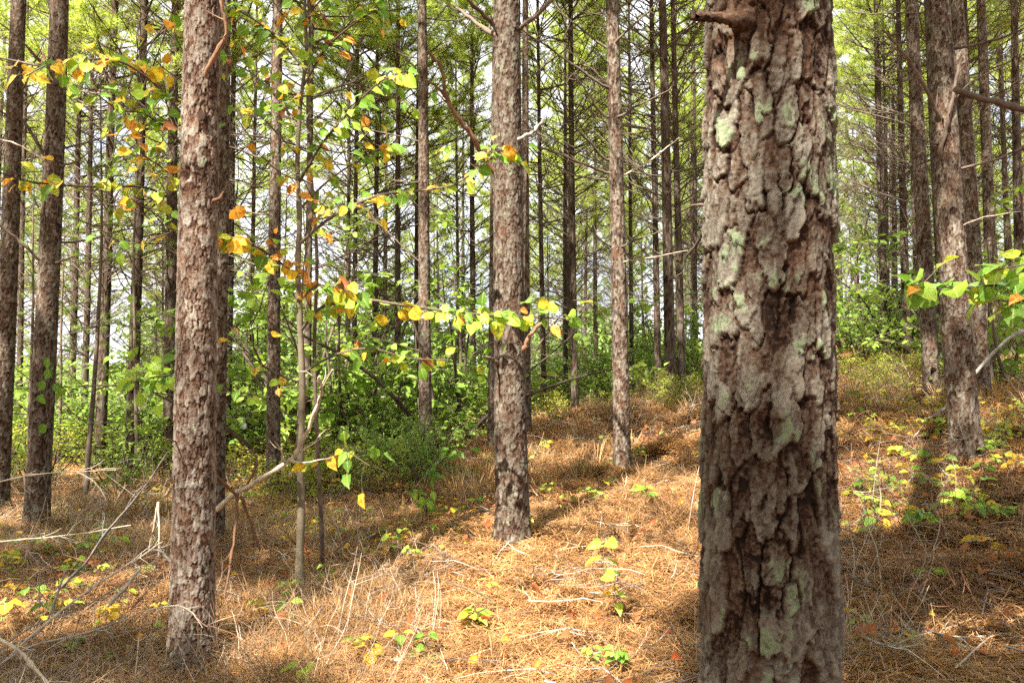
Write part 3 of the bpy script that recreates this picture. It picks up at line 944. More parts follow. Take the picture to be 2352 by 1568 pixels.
# ------------------------------------------------------------------ unseen pines added for shade, crowns cut and filled to set the sun patches
LIT = []
def lit_ground(px, py, r):
    LIT.append((*sunplane(on_ground(px, py))[0], r))
def lit_depth(px, py, Y, r):
    LIT.append((*sunplane(at_depth(px, py, Y))[0], r))
for a in [(1180, 1330, .42), (1300, 1300, .42), (1420, 1290, .40), (1540, 1270, .32), (1000, 1430, .34), (1100, 1420, .42), (1230, 1420, .42), (1120, 1510, .36), (1000, 1530, .34), (1450, 1380, .36), (1380, 1460, .32), (1280, 1530, .28), (1500, 1340, .3),
          (880, 1500, .22), (760, 1400, .22), (700, 1480, .18), (250, 1380, .26), (320, 1420, .22), (560, 1420, .14),
          (1500, 1150, .45), (1580, 1190, .4), (1990, 1150, .55), (2060, 1110, .45), (2000, 1200, .3), (2310, 1080, .35), (2140, 930, .5), (2040, 1010, .3), (2300, 960, .4),
          (1280, 1060, .2), (1090, 1080, .15)]:
    lit_ground(*a)
for py in (180, 260, 340, 430, 520, 620, 720):
    lit_depth(1795, py, HERO_Y - HERO_R, 0.085)
Yb = NEAR['B'][1]
for py in range(0, 1240, 60):
    lit_depth(465 - py * 0.022, py, Yb - 0.1, 0.19)
Yf = NEAR['F'][1]
for py in (310, 370, 430, 620, 690, 1230):
    lit_depth(1168, py, Yf - 0.1, 0.13)
Yh = NEAR['H'][1]
for py in (0, 60, 120, 180, 240, 540, 640, 760, 960):
    lit_depth(2150 + py * 0.065, py, Yh - 0.1, 0.12)
for px_, py_, Y_ in [(200, 140, 5.0), (280, 150, 5.1), (350, 200, 5.2), (240, 230, 5.2), (320, 270, 5.2), (60, 415, 4.9), (150, 430, 5.0), (250, 430, 5.1), (330, 450, 5.2),
                     (560, 60, 5.0), (620, 180, 5.0), (700, 60, 5.0), (780, 80, 4.9), (850, 180, 4.8), (760, 280, 5.0), (620, 300, 5.0), (860, 450, 4.8), (1000, 430, 4.7), (1100, 390, 4.6),
                     (560, 555, 4.9), (650, 610, 5.0), (760, 650, 4.8), (850, 700, 4.9), (960, 710, 4.8), (1080, 720, 4.7), (1200, 728, 4.6), (330, 870, 5.1), (2120, 660, 2.55), (2250, 660, 2.6), (2330, 660, 2.65)]:
    lit_depth(px_, py_, Y_, 0.09)
LIT = np.array(LIT)
DARK = []
for px_, py_, Y_, r_ in [(1690 + 60 * (i % 4), py0, HERO_Y - HERO_R, .10) for i, py0 in enumerate([800, 870, 940, 1000, 1060, 1120, 1180, 1240, 1300, 1360, 1420, 1480, 1540, 1580, 1600, 830, 960, 1090, 1210, 1330, 1450])] + [(1660, 120, HERO_Y - HERO_R, .06), (1650, 300, HERO_Y - HERO_R, .05)]:
    DARK.append((at_depth(px_, py_, Y_), r_))
Yf_ = NEAR['F'][1] - 0.1
for py_ in (860, 960, 1060, 1150):
    DARK.append((at_depth(1178, py_, Yf_), .14))
for px_, py_, r_ in [(700, 1230, .5), (850, 1250, .5), (950, 1190, .5), (1050, 1180, .4), (600, 1300, .35), (2150, 1350, .6), (2280, 1420, .6), (2050, 1480, .5), (2300, 1280, .5), (1330, 1120, .4), (780, 1150, .5), (1000, 1120, .5), (640, 1180, .5), (560, 1230, .4), (900, 1310, .35), (760, 1320, .3), (200, 1180, .5), (60, 1250, .5), (330, 1200, .4), (1090, 1210, .3), (2200, 1500, .6), (2330, 1540, .5), (2000, 1350, .5), (2120, 1240, .3), (2230, 1330, .5)]:
    DARK.append((on_ground(px_, py_), r_))

def lit_clear(P):  # clears crown tufts off the sun rays toward the lit spots
    S = sunplane(P)
    k = np.ones(len(P), bool)
    for u, w, r in LIT:
        k &= (S[:, 0] - u) ** 2 + (S[:, 1] - w) ** 2 > (r + (0.20 if r > 0.17 else 0.18 if r > 0.1 else 0.13)) ** 2
    return k

def keep_shade(ox, oy, oz):
    return lambda P: lit_clear(P + np.array([ox, oy, oz]))

SHADE = [(-8.4, -0.6), (-6.6, -2.3), (-2.0, -1.4), (0.7, -0.9), (-7.2, -5.2), (-3.6, -5.6), (-0.6, -4.6), (2.8, -3.2), (-10.5, 2.6), (4.4, 0.9), (-5.2, 1.2)]
EXTRA = {}  # tufts added on the sun rays toward the dark spots
rng = np.random.default_rng(49)
for P0, r in DARK:
    best = None
    for zz in (8.5, 9.5, 10.5, 11.5, 12.5):
        c = P0 + (-LDIR) * ((zz - P0[2]) / -LDIR[2])
        for i, (x, y) in enumerate(SHADE):
            d = math.hypot(c[0] - x, c[1] - y)
            if best is None or d < best[0]: best = (d, i, c)
    d, i, c = best
    n = int(min(90, max(10, 16 * (r / 0.12) ** 2)))
    ang = rng.uniform(0, 2 * PI, n); rad = r * np.sqrt(rng.random(n))
    Q = c + SU * (rad * np.cos(ang))[:, None] + SW * (rad * np.sin(ang))[:, None] + LDIR * rng.uniform(-0.4, 0.4, n)[:, None]
    EXTRA.setdefault(i, []).append((c, Q[lit_clear(Q)]))
for i, (x, y) in enumerate(SHADE):
    z = h1(x, y)
    v = i % 6
    t = thing('pine_tree', (x, y, z), 'unseen pine added beside or behind the viewer, crown shaped to dapple the straw', 'pine tree', 'pines out of view')
    tr = link('trunk', PROTOS[v].trunk, t); tr.scale = (1.1, 1.1, 1)
    link('crown', crown_mesh('crown', 300 + i, 7.0, 17.5, 3.2, 56, 26, 22, 0.25, 0.020, M_NEEDLE, keep_shade(x, y, z), True, extra=[(c - np.array([x, y, z]), Q - np.array([x, y, z])) for c, Q in EXTRA.get(i, [])]), t)
    OCC.append((x, y))

# ------------------------------------------------------------------ broad leaves
def leaf_outline(kind):
    if kind == 0:    # ovate with a point
        return [(0.0, 0.0), (0.22, 0.10), (0.34, 0.30), (0.33, 0.52), (0.22, 0.74), (0.09, 0.90), (0.0, 1.0)]
    if kind == 1:    # round
        return [(0.0, 0.0), (0.26, 0.05), (0.42, 0.25), (0.43, 0.50), (0.32, 0.74), (0.14, 0.90), (0.0, 0.96)]
    return [(0.0, 0.0), (0.17, 0.10), (0.24, 0.32), (0.27, 0.40), (0.22, 0.60), (0.12, 0.82), (0.0, 1.0)]

def leaf_arrays(kind, fold=0.25, droop=0.25, wave=0.04, seed=0):
    o = leaf_outline(kind)
    rng = np.random.default_rng(seed + kind * 10)
    n = len(o)
    V, F = [], []
    for x, y in o:
        z = -droop * y * y
        V.append((0, y, z))
    for sgn in (1, -1):
        b = len(V)
        for i, (x, y) in enumerate(o[1:-1]):
            V.append((sgn * x * (1 + rng.normal() * 0.06), y, -droop * y * y + fold * x + rng.normal() * wave))
        for i in range(n - 1):
            m0, m1 = i, i + 1
            e0 = b + i - 1 if i > 0 else None
            e1 = b + i if i < n - 2 else None
            if e0 is None: f = [(m0, e1, m1)]
            elif e1 is None: f = [(m0, e0, m1)]
            else: f = [(m0, e0, e1), (m0, e1, m1)]
            F += f if sgn > 0 else [t[::-1] for t in f]
    return np.array(V, float), np.array(F)

LEAF = {}
def leaf_mesh(kind, color):
    if (kind, color) not in LEAF:
        dry = color in ('brown', 'red', 'pale')
        f = 0.6 + 0.25 * (kind // 3)
        V, F = leaf_arrays(kind % 3, (0.6 if dry else 0.26) * f, (0.5 if dry else 0.30) * f, 0.07 if dry else 0.045, kind)
        mb = MB(); mb.add(V, F)
        # petiole
        mb.add([(0.012, 0, 0), (-0.012, 0, 0), (-0.008, -0.28, 0.03), (0.008, -0.28, 0.03)], [[0, 1, 2, 3]])
        LEAF[(kind, color)] = mb.mesh('leaf', LEAFM[color], True)
    return LEAF[(kind, color)]

def leaf_rot(d, n):
    d = unit(d); n = np.asarray(n, float); n = unit(n - d * (n @ d)); x = np.cross(d, n)
    return Matrix(((x[0], d[0], n[0]), (x[1], d[1], n[1]), (x[2], d[2], n[2]))).to_quaternion()

def put_leaf(parent, p, d, n, size, color, rng, kinds=(0, 1, 0), origin=(0, 0, 0), name='leaf', **props):
    o = link(name, leaf_mesh(int(rng.choice(kinds)) + 3 * int(rng.integers(0, 4)), color), parent, **props)
    o.location = tuple(np.asarray(p) - np.asarray(origin))
    o.rotation_mode = 'QUATERNION'; o.rotation_quaternion = leaf_rot(d, n)
    o.scale = (size * rng.uniform(0.85, 1.15), size, size)
    return o

def pick(rng, w):
    k = list(w); p = np.array([w[c] for c in k], float)
    return k[int(rng.choice(len(k), p=p / p.sum()))]

def leafy_branch(parent, origin, pts, depth, dz, w0, w1, n, colors, size, rng, mat=None, both=True, drop=0.5, jitter=0.10, kinds=(0, 1, 0), face=(0, -0.75, 0.6)):
    m = len(pts)
    P = np.array([at_depth(a, b, depth + dz[0] + (dz[1] - dz[0]) * i / (m - 1)) for i, (a, b) in enumerate(pts)])
    P = smooth_path(P, 5)
    s = depth / FPX / 2
    mb = MB()
    tube(mb, P - origin, np.linspace(w0 * s, w1 * s, len(P)), 5)
    spots = []
    for i in range(int(n * 1.5)):
        g = rng.uniform(0.08, 1.0) * (len(P) - 1)
        j = min(int(g), len(P) - 2)
        p = P[j] + (P[j + 1] - P[j]) * (g - j)
        t = unit(P[j + 1] - P[j])
        side = rng.normal(size=3); side[2] *= 0.6
        d = unit(t * 0.5 + unit(side) * 0.9)
        stalk = rng.uniform(0.0, jitter) if rng.random() < 0.5 else rng.uniform(0, jitter * 2.6)
        q = p + d * stalk
        if stalk > 0.02:
            tube(mb, np.array([p, (p + q) / 2 + rng.normal(size=3) * 0.008, q]) - origin, [0.0018, 0.0014, 0.001], 3, cap=False)
        spots.append((q, d))
    bo = link('branch', mb.mesh('branch', mat or M_SAPLING, True), parent)
    for q, d in spots:
        dl = unit(d + np.array([0, 0, -drop * rng.uniform(0.2, 1.8)]))
        nrm = np.array(face) + rng.normal(size=3) * 0.5
        put_leaf(bo, q, dl, nrm, size * 1.42 * rng.uniform(0.65, 1.2), pick(rng, colors), rng, kinds, origin)

TURN = {'green': 5, 'lime': 1.5, 'mixed': 3, 'yellow': 2.2, 'orange': 2.0, 'brown': 0.5}
GREENISH = {'green': 6, 'lime': 2, 'mixed': 2, 'yellow': 1.0, 'orange': 0.5}
WARM = {'orange': 4, 'yellow': 2, 'mixed': 2, 'green': 2.2, 'brown': 0.8}
LIMEY = {'lime': 4, 'green': 3, 'mixed': 2, 'yellow': 1.6, 'orange': 1.2}

# pale barked sapling with turning leaves
rng = np.random.default_rng(51)
sb = on_ground(690, 1385)
SY = sb[1]
sap = thing('sapling', tuple(sb), 'pale barked sapling with green, yellow and orange leaves', 'sapling')
mb = MB()
stem = [(690, 1395), (688, 1290), (692, 1170), (690, 1040), (694, 900), (690, 760), (684, 620), (688, 500), (683, 380), (690, 240), (704, 120), (700, 0), (706, -160), (700, -330)]
P = smooth_path(np.array([at_depth(a, b, SY) for a, b in stem]), 4)
tube(mb, P - sb, np.interp(np.linspace(0, 1, len(P)), [0, 0.08, 0.5, 1], [0.036, 0.027, 0.018, 0.007]) * (1 + 0.06 * rng.normal(size=len(P))), 10)
link('trunk', mb.mesh('trunk', M_SAPLING, True), sap)
BR = [
    ([(690, 760), (740, 705), (830, 688), (920, 700), (1010, 712), (1110, 722), (1215, 728), (1310, 732)], (0, -0.7), 8, 3, 56, LIMEY, 0.062),
    ([(688, 640), (640, 600), (575, 560), (505, 545)], (0, -0.3), 7, 3, 24, WARM, 0.068),
    ([(690, 690), (720, 660), (760, 655), (800, 668)], (0, -0.5), 6, 3, 16, WARM, 0.066),
    ([(688, 560), (760, 500), (860, 452), (950, 440), (1040, 425), (1100, 385), (1150, 345)], (0, -0.6), 8, 3, 38, TURN, 0.062),
    ([(688, 480), (760, 410), (840, 360), (900, 330)], (0, 0.4), 6, 3, 12, TURN, 0.055),
    ([(686, 420), (740, 330), (800, 260), (870, 190), (930, 170)], (0, -0.4), 7, 3, 26, GREENISH, 0.062),
    ([(690, 300), (640, 230), (580, 170), (520, 140)], (0, 0.3), 7, 3, 22, TURN, 0.060),
    ([(695, 200), (750, 110), (820, 50), (870, 20)], (0, -0.4), 6, 3, 20, TURN, 0.058),
    ([(700, 160), (640, 90), (590, 50), (540, 20)], (0, -0.2), 6, 3, 18, GREENISH, 0.060),
    ([(702, 60), (720, 20), (760, -20)], (0, -0.2), 6, 3, 12, TURN, 0.060),
    ([(686, 360), (640, 310), (590, 260), (560, 255)], (0, -0.4), 5, 3, 14, GREENISH, 0.055),
    ([(690, 860), (770, 815), (850, 800), (940, 822), (1030, 826)], (0, -0.4), 6, 2, 13, TURN, 0.058),
    ([(692, 880), (620, 850), (560, 800), (525, 770)], (0, -0.3), 5, 2, 9, LIMEY, 0.055),
    ([(690, 980), (640, 935), (580, 905), (512, 900)], (0, -0.5), 4, 2, 4, LIMEY, 0.06),
    ([(690, 1080), (760, 1045), (800, 1040), (850, 1070)], (0, -0.5), 5, 2, 12, TURN, 0.062),
    ([(692, 700), (700, 590), (722, 470), (716, 420)], (-.1, -0.4), 4, 2, 8, WARM, 0.06),
]
sbu = on_ground(742, 1330)
sapu = thing('sapling', tuple(sbu), 'slim dark stemmed sapling spreading leaves high beside the pale sapling', 'sapling')
mb = MB()
P = smooth_path(np.array([sbu, *[at_depth(a, b, SY + 0.25) for a, b in [(738, 1200), (728, 1000), (722, 800), (728, 600), (716, 420), (706, 250), (712, 90), (705, -60), (712, -220)]]]), 4)
tube(mb, P - sbu, np.linspace(0.017, 0.006, len(P)), 7)
link('trunk', mb.mesh('trunk', M_WOOD, True), sapu)
for pts, dz, w0, w1, n, cols, size in BR:
    up = pts[0][1] < 500
    leafy_branch(sapu if up else sap, sbu if up else sb, pts, SY, dz, w0, w1, int(n * 1.35) if up else n, cols, size, rng, M_WOOD if w0 > 5 else M_SAPLING)
for pts, n in [([(706, 250), (660, 200), (610, 210)], 6), ([(712, 330), (790, 350), (850, 300)], 7), ([(708, 120), (650, 40), (620, -10)], 6), ([(716, 420), (650, 400), (590, 350)], 7)]:
    leafy_branch(sapu, sbu, pts, SY, (0, rng.uniform(-0.4, 0.3)), 4, 2, n, TURN, 0.058, rng, M_WOOD)
# a second sapling, its stem hidden behind the sunlit pine
rng = np.random.default_rng(52)
b2 = np.array([*at_depth(425, 1300, 5.6)[:2], 0.0]); b2[2] = h1(b2[0], b2[1])
sap2 = thing('sapling', tuple(b2), 'sapling behind the sunlit pine holding yellow and green leaf sprays out before the dark trunks', 'sapling')
mb = MB()
P = smooth_path(np.array([b2, *[at_depth(a, b, 5.6) for a, b in [(430, 1100), (424, 800), (432, 500), (440, 250), (450, 0), (455, -200)]]]), 4)
tube(mb, P - b2, np.linspace(0.022, 0.007, len(P)), 7)
link('trunk', mb.mesh('trunk', M_SAPLING, True), sap2)
YG = {'yellow': 3, 'green': 3, 'mixed': 3, 'orange': 1.4, 'lime': 1.2, 'brown': 0.4}
for pts, dz, w0, w1, n, cols, size in [
    ([(438, 300), (400, 240), (340, 180), (270, 140), (190, 138), (110, 150), (60, 175)], (0, -0.9), 7, 3, 40, YG, 0.068),
    ([(430, 480), (340, 432), (240, 430), (140, 425), (60, 415), (-5, 395)], (0, -0.8), 6, 3, 26, YG, 0.066),
    ([(436, 360), (390, 300), (330, 262), (270, 250), (220, 215)], (0, -0.6), 6, 3, 30, GREENISH, 0.062),
    ([(434, 420), (380, 390), (320, 350), (280, 320)], (0, -0.4), 5, 2, 14, YG, 0.060),
    ([(428, 560), (370, 500), (320, 470), (300, 455)], (0, -0.5), 4, 2, 7, YG, 0.062),
    ([(425, 860), (390, 862), (345, 868), (300, 880)], (0, -0.7), 5, 2, 14, {'lime': 4, 'green': 3, 'mixed': 1}, 0.070),
    ([(425, 880), (370, 830), (320, 835), (295, 850)], (0, -0.7), 4, 2, 7, {'lime': 4, 'yellow': 1}, 0.062),
    ([(436, 320), (380, 330), (330, 310), (290, 270)], (0, -0.3), 4, 2, 9, YG, 0.060), ([(440, 200), (380, 160), (330, 110)], (0, -0.2), 4, 2, 8, YG, 0.058), ([(430, 520), (300, 560), (220, 520)], (0, -0.5), 4, 2, 6, GREENISH, 0.058),
    ([(445, 160), (410, 100), (400, 70)], (0, -0.3), 4, 2, 8, WARM, 0.06),
    ([(445, 120), (500, 60), (540, 40), (600, 60)], (0, 0.2), 4, 2, 10, TURN, 0.06)]:
    leafy_branch(sap2, b2, pts, 5.6, dz, w0, w1, n, cols, size, rng, M_WOOD)
# low spray of big leaves reaching in at the right edge
rng = np.random.default_rng(53)
DR = 2.7
b3 = np.array([*at_depth(2560, 700, DR)[:2], 0.0]); b3[2] = h1(b3[0], b3[1])
sap3 = thing('sapling', tuple(b3), 'spray of broad green leaves with two orange ones reaching in from the edge', 'sapling')
mb = MB()
P = smooth_path(np.array([b3, at_depth(2570, 1100, DR), at_depth(2540, 760, DR), at_depth(2560, 400, DR), at_depth(2550, 100, DR)]), 5)
tube(mb, P - b3, np.linspace(0.018, 0.006, len(P)), 7)
link('trunk', mb.mesh('trunk', M_SAPLING, True), sap3)
BIG = {'green': 5, 'lime': 1.2, 'mixed': 0.6}
for pts, n in [([(2545, 780), (2420, 660), (2300, 655), (2200, 660), (2110, 655), (2085, 655)], 26), ([(2560, 640), (2430, 600), (2340, 610), (2275, 622)], 12), ([(2545, 760), (2420, 690), (2340, 690), (2280, 690)], 10)]:
    leafy_branch(sap3, b3, pts, DR, (0, -0.15), 7, 3, n, BIG, 0.056, rng, M_SAPLING, True, 0.10, 0.03, (0, 1, 1), (0, -0.25, 0.9))
for (a, b) in [(2112, 660), (2346, 680)]:
    put_leaf(sap3, at_depth(a, b, DR - 0.2), (-0.6, -0.3, -0.2), (0.1, -0.5, 0.8), 0.058, 'orange', rng, (0,), b3)
# dark green spray before the middle pine
rng = np.random.default_rng(54)
b4 = on_ground(985, 1200)
sp4 = thing('seedling', tuple(b4), 'dark green leafy seedling in the shade left of the middle pine', 'seedling')
for pts, n in [([(985, 1200), (975, 1120), (1000, 1050), (1050, 985), (1075, 968)], 13), ([(980, 1120), (1010, 1060), (1060, 1035), (1085, 1030)], 12), ([(985, 1190), (960, 1140), (940, 1125)], 3)]:
    leafy_branch(sp4, b4, pts, b4[1], (0, -0.25), 4, 2, n, {'green': 1}, 0.062, rng, M_SAPLING, True, 0.3, 0.02, (2, 0))
for a, b in [(950, 1130), (966, 1140), (985, 1150), (992, 1128)]:
    put_leaf(sp4, at_depth(a, b, b4[1] - 0.2), (0.3, -0.2, -0.7), (0.2, -0.8, 0.5), 0.08, 'lime', rng, (0,), b4)

# heart leaves of the vine on the dark pine
rng = np.random.default_rng(55)
gC, YC, rC, leanC = NEAR['C']
vb = np.array([gC[0] + 0.02, gC[1] - rC - 0.03, gC[2]])
vine = thing('climbing_vine', tuple(vb), 'thin vine with heart-shaped green leaves climbing the dark pine', 'vine')
mb = MB()
vp = [(100, 1220), (108, 1100), (112, 980), (104, 915), (110, 880), (108, 850), (114, 800), (116, 740)]
P = smooth_path(np.array([at_depth(a, b, YC - rC - 0.03) for a, b in vp]), 4)
tube(mb, P - vb, 0.004, 4); link('stem', mb.mesh('stem', M_SAPLING), vine)
for a, b in [(108, 848), (118, 850), (104, 876), (124, 882), (94, 905), (106, 975), (112, 822)]:
    put_leaf(vine, at_depth(a, b, YC - rC - 0.06), (rng.normal() * 0.5, -0.2, -0.8), (rng.normal() * 0.3, -1, 0.3), 0.10, 'green', rng, (1,), vb)

# ------------------------------------------------------------------ ground seedlings
def seedling(px, py, height, n, cols, size, label, group=None, seed=0, lean=(0, 0), whorl=0.35):
    rng = np.random.default_rng(seed)
    b = on_ground(px, py)
    t = thing('seedling', tuple(b), label, 'seedling', group)
    top = np.array([lean[0], lean[1], height])
    mid = top * 0.5 + rng.normal(size=3) * 0.03 * height
    P = smooth_path([np.array([0, 0, -0.02]), mid, top], 4)
    mb = MB(); tube(mb, P, np.linspace(0.0035, 0.0015, len(P)), 4)
    link('stem', mb.mesh('stem', M_SAPLING), t)
    for i in range(n):
        f = 1 - whorl * rng.random() ** 1.5
        p = P[int(f * (len(P) - 1))]
        a = 2.4 * i + rng.uniform(0, 0.8)
        d = np.array([math.cos(a), math.sin(a), rng.uniform(-0.35, 0.15)])
        put_leaf(t, p + d * 0.02, d, np.array([0, -0.25, 1]) + rng.normal(size=3) * 0.25, size * rng.uniform(0.7, 1.15), pick(rng, cols), rng, (0, 0, 1))
    return t

GY = {'lime': 4, 'green': 2, 'yellow': 1.5, 'mixed': 1.5}
DG = {'green': 5, 'lime': 1, 'mixed': 1, 'yellow': 0.8}
YY = {'yellow': 4, 'lime': 2, 'mixed': 1}
SEED = [
    (1390, 1495, .62, 11, GY, .085, 'tall lime-leaved seedling on the bright straw before the thick trunk'),
    (1412, 1470, .30, 4, {'lime': 2, 'yellow': 2}, .07, 'short seedling with yellow spotted leaves at the tall seedling foot'),
    (1120, 1400, .20, 4, {'lime': 1}, .055, 'lime sprig rising from sunlit straw under the middle pine'),
    (1210, 1262, .26, 6, {'yellow': 2, 'orange': 1, 'lime': 1}, .06, 'yellow-leaved sprig against the foot of the middle pine'),
    (1345, 1180, .24, 5, GY, .085, 'lime-leaved seedling behind the fallen stick on the path'),
    (1300, 1110, .12, 5, YY, .06, 'yellow sprig on the shaded path behind the middle pine'),
    (945, 1330, .22, 4, {'lime': 1}, .07, 'two-leaved lime sprig in shade left of the mound'),
    (985, 1265, .22, 4, {'lime': 1, 'green': 1}, .07, 'green sprig in the dark straw by the shade edge'),
    (2010, 1240, .20, 9, DG, .105, 'green seedling right behind the thick foreground trunk'),
    (2120, 1260, .24, 10, DG, .105, 'large green seedling among brambles in the shade on the slope'),
    (2190, 1190, .20, 5, GY, .10, 'pale green wavy-leaved seedling high on the shaded slope'),
    (2075, 1215, .18, 4, {'yellow': 2, 'green': 1}, .10, 'seedling with one long yellow leaf in the shade'),
    (2240, 1215, .16, 5, {'green': 3, 'yellow': 1}, .09, 'low green seedling near the slope edge of the shade'),
    (2265, 1290, .14, 4, {'yellow': 3, 'orange': 1}, .11, 'yellow and brown spotted leaf sprig on dark straw'),
    (2340, 1215, .16, 4, {'green': 1, 'lime': 1}, .10, 'green leaf sprig at the picture edge on the slope'),
    (2140, 1365, .14, 4, {'lime': 2, 'yellow': 1}, .075, 'small lime and yellow sprig alone on dark straw'),
    (2080, 1515, .16, 5, {'lime': 3, 'orange': 1.5}, .075, 'bright lime leaf pair with an orange leaf low on the slope'),
    (1965, 1475, .16, 5, {'lime': 2, 'yellow': 2}, .070, 'lime and yellow sprig touching the thick trunk edge'),
    (440, 1455, .22, 6, {'lime': 3, 'mixed': 1}, .075, 'lime-leaved sprig crossing the foot of the sunlit pine'),
    (690, 1590, .14, 6, {'lime': 3, 'yellow': 2}, .09, 'large lime and yellow leaves at the bottom edge'),
    (240, 1490, .26, 10, YY, .065, 'yellow-leaved seedling among the pale sticks'),
    (340, 1520, .16, 6, {'yellow': 3, 'orange': 1}, .062, 'bright yellow sprig before the sunlit pine foot'),
    (170, 1530, .16, 5, DG, .075, 'green sprig low among the fallen sticks'),
    (275, 1560, .14, 5, {'green': 2, 'yellow': 1}, .075, 'green sprig with one yellow leaf at the bottom edge'),
    (590, 1440, .14, 4, {'yellow': 1}, .055, 'small yellow sprig beside red leaves past the sunlit pine'),
    (1420, 1590, .22, 22, {'green': 3, 'lime': 1}, .045, 'bushy low plant with many small green leaflets at the bottom'),
    (1360, 1560, .16, 14, {'green': 3, 'lime': 1}, .042, 'small-leaved green plant beside the bushy low plant'),
    (750, 1130, .30, 7, {'yellow': 2, 'mixed': 2, 'orange': 1}, .07, 'yellow leaved seedling beyond the pale sapling'),
    (560, 1210, .16, 6, {'yellow': 2, 'lime': 1}, .06, 'yellow sprig between the sunlit pine and the brown pine'),
    (2010, 1040, .16, 6, GY, .085, 'lime sprig in sun just past the thick trunk'),
    (2105, 1085, .20, 6, GY, .085, 'lime sprig at the foot of the leaning pine'),
    (2200, 1110, .14, 5, YY, .08, 'yellow sprig touching the leaning pine foot'),
    (2310, 1035, .16, 4, YY, .08, 'yellow and green sprig past the leaning pine'),
]
for i, (a, b, hh, n, cols, s, lab) in enumerate(SEED):
    seedling(a, b, hh, n, cols, s, lab, None, 600 + i)
rng = np.random.default_rng(60)
cnt = 0
def seed_spot():
    r = rng.random()
    if r < 0.42: return rng.uniform(1950, 2352), rng.uniform(930, 1230)
    if r < 0.78: return rng.uniform(0, 380), rng.uniform(1230, 1500)
    if r < 0.9: return rng.uniform(1230, 1610), rng.uniform(960, 1180)
    return rng.uniform(520, 1100), rng.uniform(1130, 1560)
for i in range(200):
    a, b = seed_spot()
    if abs(a - 437) < 70: continue
    right = a > 1900
    seedling(a, b, rng.uniform(.07, .27), int(rng.integers(3, 8)), GY if rng.random() < .5 else YY if rng.random() < .45 else DG, rng.uniform(.05, .095),
             'small wild seedling among many scattered up the slope' if right else 'small wild seedling among many on the low ground by the sticks' if a < 1150 else 'small wild seedling among several on the straw path',
             'seedlings up the slope' if right else 'seedlings on the low ground' if a < 1150 else 'seedlings on the straw path', 800 + i)

# ------------------------------------------------------------------ fallen leaves
rng = np.random.default_rng(61)
def fallen(px, py, size, color, label, group=None, lift=0.02, n=None):
    p = on_ground(px, py, lift)
    a = rng.uniform(0, 2 * PI)
    o = put_leaf(None, p, (math.cos(a), math.sin(a), rng.uniform(-.2, .2)), np.array([0, -0.5, 1]) + rng.normal(size=3) * 0.3 if n is None else np.array(n), size, color, rng, (0, 1, 2), name='fallen_leaf',
                 label=label, category='leaf')
    if group: o['group'] = group
    return o
for a, b, s, c, lab in [
    (1176, 1500, .13, 'pale', 'large pale round leaf lying at the bottom of the sunlit patch'), (1040, 1308, .085, 'pale', 'small white curled leaf at the upper edge of the sunlit patch'),
    (957, 1392, .085, 'pale', 'white folded leaf at the shade edge of the sunlit patch'), (945, 1525, .08, 'pale', 'pale dry leaf by the crossing sticks'),
    (2255, 1392, .13, 'pale', 'pale dry leaf alone on the dark slope'), (1130, 1440, .10, 'lime', 'fallen lime leaf in the sunlit patch'),
    (1150, 1440, .10, 'brown', 'dark brown leaf hanging over the sunlit straw'), (1308, 1310, .10, 'brown', 'upright brown leaf on bright straw below the path'),
    (1092, 1530, .12, 'red', 'red brown curled leaf low in the sunlit patch'), (1990, 1405, .11, 'red', 'red leaf on dark straw beside the thick trunk'),
    (350, 1370, .13, 'brown', 'dark brown curled leaf by the stick bundle'), (620, 1445, .10, 'red', 'dark red leaf pair past the sunlit pine')]:
    fallen(a, b, s, c, lab, None, 0.03, (0.1, -0.8, 0.7))
for i in range(210):
    a = rng.uniform(0, 2352); b = 1568 - (1568 - 1000) * rng.random() ** 1.3
    if a < 1100 and b < 1240: continue
    c = pick(rng, {'brown': 5, 'red': 2.4, 'pale': 1.2, 'orange': 1.2, 'yellow': 1.2})
    side = 'up the slope' if a > 1640 else 'by the sticks' if a < 560 else 'around the sunlit patch'
    fallen(a, b, rng.uniform(.045, .085), c, 'small dry %s leaf fallen %s' % (c, side), 'fallen %s leaves %s' % (c, side))

